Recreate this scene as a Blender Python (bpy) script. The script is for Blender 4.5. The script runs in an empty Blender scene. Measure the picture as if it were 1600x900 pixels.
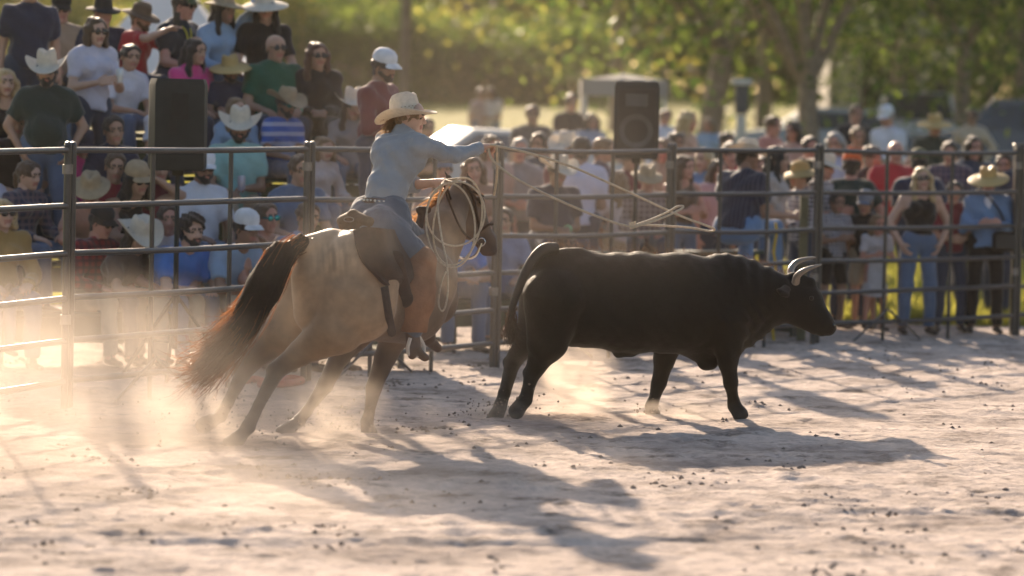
import bpy, math, random
import numpy as np
from mathutils import Vector, Matrix
random.seed(7); RNG = np.random.default_rng(7)
SC = bpy.context.scene
COL = SC.collection
R = math.radians

# ---------------------------------------------------------------- camera
FPX, CAMH = 5400.0, 2.36                      # focal length in photo pixels (1600 wide), camera height
PITCH, ROLL = math.atan(300 / FPX), R(1.25)
_F = np.array([0, math.cos(PITCH), -math.sin(PITCH)])
_R0 = np.array([1.0, 0, 0]); _U0 = np.cross(_R0, _F)
_RT = math.cos(ROLL) * _R0 + math.sin(ROLL) * _U0
_UP = -math.sin(ROLL) * _R0 + math.cos(ROLL) * _U0
CAMP = np.array([0, 0, CAMH])
cam = bpy.data.objects.new('camera', bpy.data.cameras.new('camera')); COL.objects.link(cam)
cam.matrix_world = Matrix(((_RT[0], _UP[0], -_F[0], 0), (_RT[1], _UP[1], -_F[1], 0), (_RT[2], _UP[2], -_F[2], CAMH), (0, 0, 0, 1)))
cam.data.sensor_width = 36; cam.data.lens = 36 * FPX / 1600
cam.data.clip_start = 0.5; cam.data.clip_end = 2000
cam.data.dof.use_dof = True; cam.data.dof.focus_distance = 24.6; cam.data.dof.aperture_fstop = 1.35
SC.camera = cam

# ---------------------------------------------------------------- sky, sun, exposure
SUN_EL, SUN_AZ = R(19.5), R(-12.5)
W = bpy.data.worlds.new('World'); SC.world = W; W.use_nodes = True
_nt = W.node_tree; _sky = _nt.nodes.new('ShaderNodeTexSky'); _sky.sky_type = 'NISHITA'; _sky.sun_disc = False
_sky.sun_elevation = SUN_EL; _sky.sun_rotation = SUN_AZ % (2 * math.pi); _sky.dust_density = 2.5; _sky.air_density = 1.0
_bg = _nt.nodes['Background']; _bg.inputs['Strength'].default_value = 0.085
_nt.links.new(_sky.outputs[0], _bg.inputs['Color'])
sun = bpy.data.objects.new('sun', bpy.data.lights.new('sun', 'SUN')); COL.objects.link(sun)
sun.data.energy = 5.0; sun.data.angle = R(0.8); sun.data.color = (1.0, 0.79, 0.59)
SDIR = Vector((math.sin(SUN_AZ) * math.cos(SUN_EL), math.cos(SUN_AZ) * math.cos(SUN_EL), math.sin(SUN_EL)))
sun.rotation_euler = SDIR.to_track_quat('Z', 'Y').to_euler(); sun.location = SDIR * 60
SC.view_settings.view_transform = 'Standard'; SC.view_settings.look = 'None'
SC.view_settings.exposure = 1.22; SC.view_settings.gamma = 1.0
SC.render.engine = 'CYCLES'
SC.cycles.use_denoising = True
try: SC.cycles.denoiser = 'OPENIMAGEDENOISE'
except Exception: pass
SC.cycles.max_bounces = 6; SC.cycles.transparent_max_bounces = 12; SC.cycles.volume_bounces = 1
SC.cycles.volume_step_rate = 1.5; SC.cycles.volume_max_steps = 96
SC.cycles.caustics_reflective = False; SC.cycles.caustics_refractive = False

# ---------------------------------------------------------------- placing: a point of the scene from where it shows and how far it is
def P(px, py, d):
    ray = _F + _RT * ((px - 800) / FPX) - _UP * ((py - 450) / FPX)
    return CAMP + ray * (d / ray[1])
def terrain(d):
    return float(np.interp(d, [0, 38, 56, 80, 110, 150, 420], [0, 0, .6, .9, 2.0, 2.8, 3.4]))
def V(*a): return np.array(a, float)
def nrm(v):
    v = np.asarray(v, float); n = np.linalg.norm(v); return v / n if n > 1e-9 else v

# ---------------------------------------------------------------- materials
MATS = {}
def _new(name):
    m = bpy.data.materials.new(name); m.use_nodes = True
    nt = m.node_tree; return m, nt, nt.nodes['Principled BSDF'], nt.nodes['Material Output']
def mat(name, col, rough=.7, var=.18, scale=9., bump=.0, bscale=60., sheen=0., metal=0., spec=.4):
    """plain stuff: base colour with uneven tone, optional fine relief"""
    if name in MATS: return MATS[name]
    m, nt, b, out = _new(name); N, L = nt.nodes, nt.links
    tc = N.new('ShaderNodeTexCoord'); nz = N.new('ShaderNodeTexNoise'); nz.inputs['Scale'].default_value = scale; nz.inputs['Detail'].default_value = 5
    L.new(tc.outputs['Object'], nz.inputs['Vector'])
    rp = N.new('ShaderNodeMapRange'); rp.inputs[1].default_value = .3; rp.inputs[2].default_value = .7
    rp.inputs[3].default_value = 1 - var; rp.inputs[4].default_value = 1 + var
    L.new(nz.outputs[0], rp.inputs[0])
    mx = N.new('ShaderNodeVectorMath'); mx.operation = 'SCALE'; mx.inputs[0].default_value = col[:3]
    L.new(rp.outputs[0], mx.inputs['Scale']); L.new(mx.outputs[0], b.inputs['Base Color'])
    b.inputs['Roughness'].default_value = rough; b.inputs['Metallic'].default_value = metal
    b.inputs['Specular IOR Level'].default_value = spec
    if sheen: b.inputs['Sheen Weight'].default_value = sheen; b.inputs['Sheen Roughness'].default_value = .45
    if bump:
        n2 = N.new('ShaderNodeTexNoise'); n2.inputs['Scale'].default_value = bscale; n2.inputs['Detail'].default_value = 4
        L.new(tc.outputs['Object'], n2.inputs['Vector'])
        bp = N.new('ShaderNodeBump'); bp.inputs['Strength'].default_value = bump; bp.inputs['Distance'].default_value = .02
        L.new(n2.outputs[0], bp.inputs['Height']); L.new(bp.outputs[0], b.inputs['Normal'])
    MATS[name] = m; return m
def cloth(col, kind='plain', col2=(.5, .5, .5)):
    name = 'cloth_%s_%s' % (kind, '_'.join('%03d' % int(c * 999) for c in col))
    if kind != 'plain': name += '_' + '_'.join('%03d' % int(c * 999) for c in col2)
    if name in MATS: return MATS[name]
    m = mat(name, col, .85, .10, 8., .6, 24., sheen=.35, spec=.2)
    if kind == 'plain': return m
    nt = m.node_tree; N, L = nt.nodes, nt.links; b = nt.nodes['Principled BSDF']
    src = b.inputs['Base Color'].links[0].from_socket
    tc = N.new('ShaderNodeTexCoord'); prev = src
    axes = {'plaid': ('X', 'Z'), 'gingham': ('X', 'Z'), 'stripe': ('X',), 'bands': ('Z',)}[kind]
    sc = {'plaid': 5.5, 'gingham': 7., 'stripe': 9., 'bands': 3.2}[kind]
    for ax in axes:
        w = N.new('ShaderNodeTexWave'); w.bands_direction = ax; w.inputs['Scale'].default_value = sc; w.inputs['Distortion'].default_value = .6
        L.new(tc.outputs['Object'], w.inputs['Vector'])
        r = N.new('ShaderNodeMapRange'); r.inputs[1].default_value = .55; r.inputs[2].default_value = .7; r.inputs[4].default_value = .65
        L.new(w.outputs['Fac'], r.inputs[0])
        mx = N.new('ShaderNodeMix'); mx.data_type = 'RGBA'
        L.new(r.outputs[0], mx.inputs['Factor']); L.new(prev, mx.inputs['A']); mx.inputs['B'].default_value = (*col2, 1)
        prev = mx.outputs['Result']
    L.new(prev, b.inputs['Base Color']); return m
def attr_mat(name, rough=.6, sheen=.4, spec=.3, bump=.25, bscale=140., stretch=(1, 1, 1)):
    """coat of an animal: hair colour carried per vertex, short-hair relief"""
    m, nt, b, out = _new(name); N, L = nt.nodes, nt.links
    a = N.new('ShaderNodeAttribute'); a.attribute_name = 'coat'
    tc = N.new('ShaderNodeTexCoord'); nz = N.new('ShaderNodeTexNoise'); nz.inputs['Scale'].default_value = 12; nz.inputs['Detail'].default_value = 6
    L.new(tc.outputs['Object'], nz.inputs['Vector'])
    rp = N.new('ShaderNodeMapRange'); rp.inputs[1].default_value = .3; rp.inputs[2].default_value = .7; rp.inputs[3].default_value = .8; rp.inputs[4].default_value = 1.2
    L.new(nz.outputs[0], rp.inputs[0])
    mx = N.new('ShaderNodeVectorMath'); mx.operation = 'SCALE'; L.new(a.outputs['Color'], mx.inputs[0]); L.new(rp.outputs[0], mx.inputs['Scale'])
    L.new(mx.outputs[0], b.inputs['Base Color'])
    b.inputs['Roughness'].default_value = rough; b.inputs['Sheen Weight'].default_value = sheen; b.inputs['Sheen Roughness'].default_value = .35
    b.inputs['Specular IOR Level'].default_value = spec
    mp = N.new('ShaderNodeMapping'); mp.inputs['Scale'].default_value = stretch; L.new(tc.outputs['Object'], mp.inputs[0])
    n2 = N.new('ShaderNodeTexNoise'); n2.inputs['Scale'].default_value = bscale; n2.inputs['Detail'].default_value = 3; L.new(mp.outputs[0], n2.inputs['Vector'])
    n3 = N.new('ShaderNodeTexNoise'); n3.inputs['Scale'].default_value = 7; n3.inputs['Detail'].default_value = 3; L.new(tc.outputs['Object'], n3.inputs['Vector'])
    ad = N.new('ShaderNodeMath'); ad.operation = 'MULTIPLY_ADD'; ad.inputs[1].default_value = 4.; L.new(n3.outputs[0], ad.inputs[0]); L.new(n2.outputs[0], ad.inputs[2])
    bp = N.new('ShaderNodeBump'); bp.inputs['Strength'].default_value = bump; bp.inputs['Distance'].default_value = .012
    L.new(ad.outputs[0], bp.inputs['Height']); L.new(bp.outputs[0], b.inputs['Normal'])
    return m
def translucent(name, col, tcol, mixf=.45, rough=.55, var=.35, scale=1.2):
    """leaves, hair: part of the light goes through"""
    if name in MATS: return MATS[name]
    m = mat(name, col, rough, var, scale, spec=.25); nt = m.node_tree; N, L = nt.nodes, nt.links
    b = N['Principled BSDF']; out = N['Material Output']
    t = N.new('ShaderNodeBsdfTranslucent'); t.inputs['Color'].default_value = (*tcol, 1)
    mx = N.new('ShaderNodeMixShader'); mx.inputs[0].default_value = mixf
    L.new(b.outputs[0], mx.inputs[1]); L.new(t.outputs[0], mx.inputs[2]); L.new(mx.outputs[0], out.inputs['Surface'])
    return m

# ---------------------------------------------------------------- objects
ORG = {}
def tag(o, label=None, cat=None, group=None, kind=None):
    if label: o['label'] = label
    if cat: o['category'] = cat
    if group: o['group'] = group
    if kind: o['kind'] = kind
    return o
def mesh_np(name, verts, faces, mats=None, midx=None, smooth=True, coat=None):
    me = bpy.data.meshes.new(name)
    verts = np.asarray(verts, np.float32)
    if isinstance(faces, np.ndarray) and faces.ndim == 2:
        nf, k = faces.shape; me.vertices.add(len(verts)); me.vertices.foreach_set('co', verts.ravel())
        me.loops.add(nf * k); me.loops.foreach_set('vertex_index', faces.astype(np.int32).ravel())
        me.polygons.add(nf); me.polygons.foreach_set('loop_start', np.arange(0, nf * k, k, dtype=np.int32))
        try: me.polygons.foreach_set('loop_total', np.full(nf, k, np.int32))
        except Exception: pass
        me.update(calc_edges=True); me.validate()
    else:
        me.from_pydata([tuple(map(float, v)) for v in verts], [], [tuple(int(i) for i in f) for f in faces]); me.update()
    for m in (mats or []): me.materials.append(m)
    n = len(me.polygons)
    if midx is not None and len(midx) == n: me.polygons.foreach_set('material_index', np.asarray(midx, np.int32))
    me.polygons.foreach_set('use_smooth', np.full(n, bool(smooth)))
    if coat is not None:
        a = me.color_attributes.new('coat', 'FLOAT_COLOR', 'POINT')
        a.data.foreach_set('color', np.hstack([coat, np.ones((len(coat), 1))]).astype(np.float32).ravel())
    return me
def link(name, me, parent=None, origin=None, local=None):
    """one object; geometry given in world metres is moved to the thing's own origin"""
    o = bpy.data.objects.new(name, me); COL.objects.link(o)
    if parent is not None: o.parent = parent
    if local is not None:
        o.matrix_local = local
    elif me is not None:
        og = origin if origin is not None else (ORG.get(parent.name) if parent is not None else None)
        if og is not None:
            me.transform(Matrix.Translation(Vector([-float(c) for c in og])))
            ORG[o.name] = np.asarray(og, float)
            if parent is None: o.location = og
    return o
def thing(name, loc, label, cat, group=None):
    o = bpy.data.objects.new(name, None); COL.objects.link(o); o.location = [float(c) for c in loc]; o.empty_display_size = .2
    ORG[o.name] = np.asarray(loc, float); return tag(o, label, cat, group)

class MB:
    """collects plain shapes into one mesh"""
    def __init__(s): s.v, s.f = [], []
    def add(s, v, f):
        n = len(s.v); s.v += [tuple(map(float, p)) for p in v]; s.f += [tuple(int(i) + n for i in q) for q in f]; return s
    def box(s, c, size, ax=None, bev=0.):
        c = np.asarray(c, float); h = np.asarray(size, float) / 2
        A = np.eye(3) if ax is None else np.asarray(ax, float)
        if bev > 0:
            bev = min(bev, .45 * 2 * h.min()); pts = []
            for sx in (-1, 1):
                for sy in (-1, 1):
                    for sz in (-1, 1):
                        sg = np.array([sx, sy, sz])
                        for k in range(3):
                            q = sg * (h - bev); q[k] = sg[k] * h[k]; pts.append(c + q @ A)
            import itertools
            def I(sx, sy, sz, k): return (((sx > 0) * 2 + (sy > 0)) * 2 + (sz > 0)) * 3 + k
            f = []
            for k in range(3):
                a, b = [i for i in range(3) if i != k]
                for sg in (-1, 1):
                    q = []
                    for (u, w) in ((-1, -1), (1, -1), (1, 1), (-1, 1)):
                        t = [0, 0, 0]; t[k] = sg; t[a] = u; t[b] = w; q.append(I(*t, k))
                    flip = (sg < 0) ^ (k == 1)
                    f.append(q[::-1] if flip else q)
            for k in range(3):          # edges parallel to axis k
                a, b = [i for i in range(3) if i != k]
                for u in (-1, 1):
                    for w in (-1, 1):
                        t0 = [0, 0, 0]; t0[a] = u; t0[b] = w; t1 = list(t0); t0[k] = -1; t1[k] = 1
                        q = [I(*t0, a), I(*t1, a), I(*t1, b), I(*t0, b)]
                        f.append(q)
            for sx in (-1, 1):
                for sy in (-1, 1):
                    for sz in (-1, 1): f.append([I(sx, sy, sz, k) for k in range(3)])
            return s.add(pts, f)
        v = [c + (np.array([x, y, z]) * h) @ A for x in (-1, 1) for y in (-1, 1) for z in (-1, 1)]
        return s.add(v, [(0, 1, 3, 2), (4, 6, 7, 5), (0, 4, 5, 1), (2, 3, 7, 6), (0, 2, 6, 4), (1, 5, 7, 3)])
    def tube(s, pts, r, n=8, cap=True):
        pts = np.asarray(pts, float); m = len(pts); r = np.broadcast_to(np.asarray(r, float), (m,))
        t = np.gradient(pts, axis=0) if m > 2 else np.array([pts[1] - pts[0]] * 2)
        t /= np.linalg.norm(t, axis=1)[:, None] + 1e-12
        ref = V(0, 0, 1) if abs(t[0][2]) < .9 else V(1, 0, 0)
        u = nrm(np.cross(t[0], ref)); v = []
        for i in range(m):
            u = nrm(u - t[i] * np.dot(u, t[i])); w = np.cross(t[i], u)
            for k in range(n):
                a = 2 * math.pi * k / n; v.append(pts[i] + r[i] * (math.cos(a) * u + math.sin(a) * w))
        f = [(i * n + k, i * n + (k + 1) % n, (i + 1) * n + (k + 1) % n, (i + 1) * n + k) for i in range(m - 1) for k in range(n)]
        if cap: f += [tuple(range(n - 1, -1, -1)), tuple((m - 1) * n + k for k in range(n))]
        return s.add(v, f)
    def lathe(s, prof, n=24, M=None):
        v = []
        for (r, z) in prof:
            for k in range(n):
                a = 2 * math.pi * k / n; v.append((r * math.cos(a), r * math.sin(a), z))
        if M is not None: v = [tuple(M @ Vector(p)) for p in v]
        f = [(i * n + k, i * n + (k + 1) % n, (i + 1) * n + (k + 1) % n, (i + 1) * n + k) for i in range(len(prof) - 1) for k in range(n)]
        return s.add(v, f)
    def build(s, name, m, parent=None, origin=None, smooth=True, local=None):
        me = mesh_np(name, np.array(s.v), s.f, [m] if m else [], smooth=smooth)
        me.update()
        import bmesh
        bm = bmesh.new(); bm.from_mesh(me); bmesh.ops.recalc_face_normals(bm, faces=bm.faces); bm.to_mesh(me); bm.free()
        if smooth:
            try: me.set_sharp_from_angle(angle=R(40))
            except Exception: pass
        return link(name, me, parent, origin, local)
def spline(pts, n=8):
    """Catmull-Rom through points"""
    p = np.asarray(pts, float); q = np.vstack([2 * p[0] - p[1], p, 2 * p[-1] - p[-2]]); out = []
    for i in range(1, len(q) - 2):
        for t in np.linspace(0, 1, n, endpoint=False):
            out.append(.5 * ((2 * q[i]) + (-q[i - 1] + q[i + 1]) * t + (2 * q[i - 1] - 5 * q[i] + 4 * q[i + 1] - q[i + 2]) * t * t + (-q[i - 1] + 3 * q[i] - 3 * q[i + 1] + q[i + 2]) * t ** 3))
    out.append(q[-2]); return np.array(out)

# ---------------------------------------------------------------- organic bodies: blended tapered limbs turned into one continuous surface
def cap(a, b, ra, rb=None, g=0, flat=None, cut=False, k=None):
    return dict(a=np.asarray(a, float), b=np.asarray(b, float), ra=ra, rb=ra if rb is None else rb, g=g, flat=flat, cut=cut, k=k)
def ball(a, r, g=0, flat=None, k=None): return cap(a, a, r, r, g, flat, False, k)
def _dist(p, X):
    d = p['b'] - p['a']; L2 = d @ d; q = X - p['a']
    t = np.clip((q @ d) / L2, 0, 1) if L2 > 1e-12 else np.zeros(X.shape[:-1])
    q = q - t[..., None] * d; r = p['ra'] + (p['rb'] - p['ra']) * t; fm = 1.
    if p['flat'] is not None:
        for ax, fc in (p['flat'] if isinstance(p['flat'], list) else [p['flat']]):
            ax = nrm(ax); q = q + (q @ ax)[..., None] * ((1 / fc - 1) * ax); fm = min(fm, fc)
    D = np.sqrt((q * q).sum(-1)) - r; D = D * fm
    if p['cut']:
        L = math.sqrt(L2); D = np.maximum(D, ((X - p['b']) @ d) / L)
    return D
def sdf_mesh(prims, h, k=.03, noise=None, sub=(), want='group'):
    lo = np.min([np.minimum(p['a'], p['b']) - max(p['ra'], p['rb']) * 1.6 for p in prims], 0) - 2 * h
    hi = np.max([np.maximum(p['a'], p['b']) + max(p['ra'], p['rb']) * 1.6 for p in prims], 0) + 2 * h
    n = np.ceil((hi - lo) / h).astype(int) + 1
    F = np.full(n, 1.0)
    ax = [lo[i] + h * np.arange(n[i]) for i in range(3)]
    def window(p, pad):
        m = max(p['ra'], p['rb']) * 1.6 + pad
        l = np.clip(np.floor((np.minimum(p['a'], p['b']) - m - lo) / h).astype(int), 0, n - 1)
        u = np.clip(np.ceil((np.maximum(p['a'], p['b']) + m - lo) / h).astype(int) + 1, 1, n)
        return tuple(slice(l[i], u[i]) for i in range(3))
    for p in prims:
        kk = p['k'] or k
        w = window(p, kk * 1.5 + 2 * h)
        X = np.stack(np.meshgrid(*[ax[i][w[i]] for i in range(3)], indexing='ij'), -1)
        D = _dist(p, X); f = F[w]
        hh = np.clip(.5 + .5 * (f - D) / kk, 0, 1)
        F[w] = f * (1 - hh) + D * hh - kk * hh * (1 - hh)
    for p in sub:
        w = window(p, 3 * h)
        X = np.stack(np.meshgrid(*[ax[i][w[i]] for i in range(3)], indexing='ij'), -1)
        F[w] = np.maximum(F[w], -_dist(p, X))
    if noise is not None:
        X = np.stack(np.meshgrid(*ax, indexing='ij'), -1); F = F + noise(X)
    S = F < 0
    c = [S[i:n[0] - 1 + i, j:n[1] - 1 + j, l:n[2] - 1 + l] for i in (0, 1) for j in (0, 1) for l in (0, 1)]
    cnt = sum(x.astype(np.int8) for x in c); act = (cnt > 0) & (cnt < 8)
    idx = np.argwhere(act); M = -np.ones(act.shape, np.int64); M[act] = np.arange(len(idx))
    acc = np.zeros((len(idx), 3)); num = np.zeros(len(idx))
    for o in ((0, 0, 0), (0, 0, 1), (0, 1, 0), (0, 1, 1), (1, 0, 0), (1, 0, 1), (1, 1, 0), (1, 1, 1)):
        for a in range(3):
            if o[a]: continue
            o2 = list(o); o2[a] = 1
            A = idx + o; B = idx + o2
            fa = F[A[:, 0], A[:, 1], A[:, 2]]; fb = F[B[:, 0], B[:, 1], B[:, 2]]
            x = (fa < 0) != (fb < 0); t = np.where(x, fa / np.where(x, fa - fb, 1), 0)
            q = np.array(o, float)[None].repeat(len(idx), 0); q[:, a] += t
            acc[x] += q[x]; num[x] += 1
    verts = lo + h * (idx + acc / num[:, None]); faces = []
    for a in range(3):
        b, d = (a + 1) % 3, (a + 2) % 3
        s0 = [slice(None)] * 3; s1 = [slice(None)] * 3; s0[a] = slice(0, -1); s1[a] = slice(1, None)
        x = np.argwhere(S[tuple(s0)] != S[tuple(s1)])
        x = x[(x[:, b] > 0) & (x[:, d] > 0) & (x[:, b] < n[b] - 1) & (x[:, d] < n[d] - 1)]
        ins = S[x[:, 0], x[:, 1], x[:, 2]]
        def cell(db, dd):
            y = x.copy(); y[:, b] -= db; y[:, d] -= dd; return M[y[:, 0], y[:, 1], y[:, 2]]
        q = np.stack([cell(1, 1), cell(0, 1), cell(0, 0), cell(1, 0)], 1)
        q[~ins] = q[~ins][:, ::-1]; faces.append(q)
    faces = np.vstack(faces); faces = faces[(faces >= 0).all(1)]
    g = np.zeros(len(verts), int); best = np.full(len(verts), 1e9); DD = []
    for p in prims:
        D = _dist(p, verts)
        if want == 'dist': DD.append(D); continue
        m = D < best; best[m] = D[m]; g[m] = p['g']
    if want == 'dist': return verts, faces, np.array(DD)
    return verts, faces, g[faces[:, 0]]
def ik(a, c, l1, l2, hint):
    a, c = np.asarray(a, float), np.asarray(c, float); v = c - a; L = np.linalg.norm(v)
    if L > .98 * (l1 + l2): c = a + v / L * .98 * (l1 + l2); v = c - a; L = np.linalg.norm(v)
    x = (l1 * l1 - l2 * l2 + L * L) / (2 * L); hgt = math.sqrt(max(l1 * l1 - x * x, 0)); d = v / L
    hh = nrm(np.asarray(hint, float) - d * (np.asarray(hint, float) @ d)); return a + d * x + hh * hgt, c

# ================================================================ THE SETTING
def vnoise(x, y, seed, per=64):
    """smooth value noise on a grid of points"""
    g = np.random.default_rng(seed).random((per, per)); xi = np.floor(x).astype(int); yi = np.floor(y).astype(int)
    fx = x - xi; fy = y - yi; fx = fx * fx * (3 - 2 * fx); fy = fy * fy * (3 - 2 * fy)
    a, b, c, d = g[xi % per, yi % per], g[(xi + 1) % per, yi % per], g[xi % per, (yi + 1) % per], g[(xi + 1) % per, (yi + 1) % per]
    return (a * (1 - fx) + b * fx) * (1 - fy) + (c * (1 - fx) + d * fx) * fy - .5
def sand_height(x, y):
    h = .035 * vnoise(x * .35 + 5, y * .3, 1) + .012 * vnoise(x * 1.1, y * 1.3, 2) + .013 * vnoise(x * 2.7 + y * .5, y * 3.1, 3)
    h += .016 * vnoise(x * 6.1, y * 6.5 + x, 4) + .016 * vnoise(x * 12.5, y * 11, 5) + .010 * vnoise(x * 21, y * 17, 9)
    h += .016 * vnoise(x * 1.7 + 9, y * 8.5, 12) + .014 * vnoise(x * 3.9, y * 15, 13)
    rough = np.clip(vnoise(x * .6 + 3, y * .55, 6) * 3.2 + .3, 0, 1)
    h += .6 * rough * np.clip((y - 12) / 9, .35, 1) * (.022 * np.abs(vnoise(x * 4.2, y * 4.6, 7)) + .042 * np.abs(vnoise(x * 9.3, y * 9.1, 8)) + .036 * np.abs(vnoise(x * 17, y * 15, 10)))
    return h * .68 - .01
def make_sand():
    xs = np.arange(-7.0, 9.6, .030); ys = [9.0]
    while ys[-1] < 39.5: ys.append(ys[-1] + .022 * (ys[-1] / 15))
    ys = np.array(ys); X, Y = np.meshgrid(xs, ys, indexing='ij')
    H = sand_height(X, Y)
    rg = np.random.default_rng(3)
    n = 520                                                  # hoof prints: a dent with a raised rim
    px, py = rg.uniform(-6.5, 9, n), rg.uniform(10, 36, n); pr = rg.uniform(.04, .075, n); pd = rg.uniform(.008, .024, n)
    for a, b, r, d in zip(px, py, pr, pd):
        i0, i1 = np.searchsorted(xs, [a - .3, a + .3]); j0, j1 = np.searchsorted(ys, [b - .4, b + .4])
        if i1 <= i0 or j1 <= j0: continue
        dx = (X[i0:i1, j0:j1] - a) / r; dy = (Y[i0:i1, j0:j1] - b) / (r * 1.25); q = dx * dx + dy * dy
        H[i0:i1, j0:j1] += d * (-np.exp(-q) + .75 * np.exp(-(np.sqrt(q) - 1.7) ** 2 * 2.5))
    for (x0, y0, x1, y1) in ((-6, 17.2, 0.2, 18.6), (-6, 17.0, .6, 18.25), (-2, 14.2, 8, 15.3), (1, 19.5, 8.5, 21.4), (-5.5, 21.6, -.2, 21.0)):   # wheel and drag ruts
        t = np.clip(((X - x0) * (x1 - x0) + (Y - y0) * (y1 - y0)) / ((x1 - x0) ** 2 + (y1 - y0) ** 2), 0, 1)
        q = (X - x0 - t * (x1 - x0)) ** 2 + (Y - y0 - t * (y1 - y0)) ** 2
        H += -.012 * np.exp(-q / .012) + .009 * np.exp(-(np.sqrt(q) - .2) ** 2 / .008)
    edge = np.clip((39.3 - Y) / 2.5, 0, 1); H = H * edge - .03 * (1 - edge) * 0 + .006
    nx, ny = X.shape; I = np.arange(nx * ny).reshape(nx, ny)
    f = np.stack([I[:-1, :-1], I[1:, :-1], I[1:, 1:], I[:-1, 1:]], -1).reshape(-1, 4)
    m, nt, b, out = _new('arena_sand'); N, L = nt.nodes, nt.links
    tc = N.new('ShaderNodeTexCoord')
    def nz(s, det=6, rough=.6):
        q = N.new('ShaderNodeTexNoise'); q.inputs['Scale'].default_value = s; q.inputs['Detail'].default_value = det; q.inputs['Roughness'].default_value = rough
        L.new(tc.outputs['Object'], q.inputs['Vector']); return q
    r = N.new('ShaderNodeValToRGB'); L.new(nz(1.1).outputs[0], r.inputs[0])
    r.color_ramp.elements[0].position = .34; r.color_ramp.elements[0].color = (.33, .265, .23, 1)
    r.color_ramp.elements[1].position = .56; r.color_ramp.elements[1].color = (.63, .515, .44, 1)
    r2 = N.new('ShaderNodeMapRange'); r2.inputs[1].default_value = .35; r2.inputs[2].default_value = .62; r2.inputs[3].default_value = .74; r2.inputs[4].default_value = 1.1
    L.new(nz(9, 8, .7).outputs[0], r2.inputs[0])
    mx = N.new('ShaderNodeVectorMath'); mx.operation = 'SCALE'; L.new(r.outputs[0], mx.inputs[0]); L.new(r2.outputs[0], mx.inputs['Scale'])
    dk = N.new('ShaderNodeMapRange'); dk.inputs[1].default_value = .53; dk.inputs[2].default_value = .64; L.new(nz(2.3, 9, .72).outputs[0], dk.inputs[0])      # damp, churned soil
    m2 = N.new('ShaderNodeMix'); m2.data_type = 'RGBA'; L.new(dk.outputs[0], m2.inputs['Factor']); L.new(mx.outputs[0], m2.inputs['A']); m2.inputs['B'].default_value = (.17, .135, .115, 1)
    L.new(m2.outputs['Result'], b.inputs['Base Color']); b.inputs['Roughness'].default_value = .95; b.inputs['Specular IOR Level'].default_value = .1
    bp = N.new('ShaderNodeBump'); bp.inputs['Strength'].default_value = .8; bp.inputs['Distance'].default_value = .03
    L.new(nz(26, 8, .65).outputs[0], bp.inputs['Height']); L.new(bp.outputs[0], b.inputs['Normal'])
    o = link('arena_sand', mesh_np('arena_sand', np.stack([X, Y, H], -1).reshape(-1, 3), f, [m])); tag(o, kind='structure')
    # clods and dung crumbs kicked loose
    s = MB(); rg = np.random.default_rng(11)
    for i in range(460):
        x, y = rg.uniform(-5, 8), rg.uniform(17, 33)
        for _ in range(rg.integers(1, 6) if i % 8 else rg.integers(10, 26)):
            q = rg.uniform(.005, .02); c = V(x + rg.normal(0, .11), y + rg.normal(0, .14), 0); c[2] = float(sand_height(c[:1], c[1:2])[0]) + q * .5
            d = [V(1, 0, 0), V(-1, 0, 0), V(0, 1, 0), V(0, -1, 0), V(0, 0, .8), V(0, 0, -.8)]
            s.add([c + q * e * rg.uniform(.7, 1.3) for e in d], [(0, 2, 4), (2, 1, 4), (1, 3, 4), (3, 0, 4), (2, 0, 5), (1, 2, 5), (3, 1, 5), (0, 3, 5)])
    tag(s.build('clods', mat('clod_soil', (.20, .155, .125), .95, .3, 3), smooth=False), 'loose clods scattered on the arena sand', kind='stuff')
make_sand()

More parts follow.
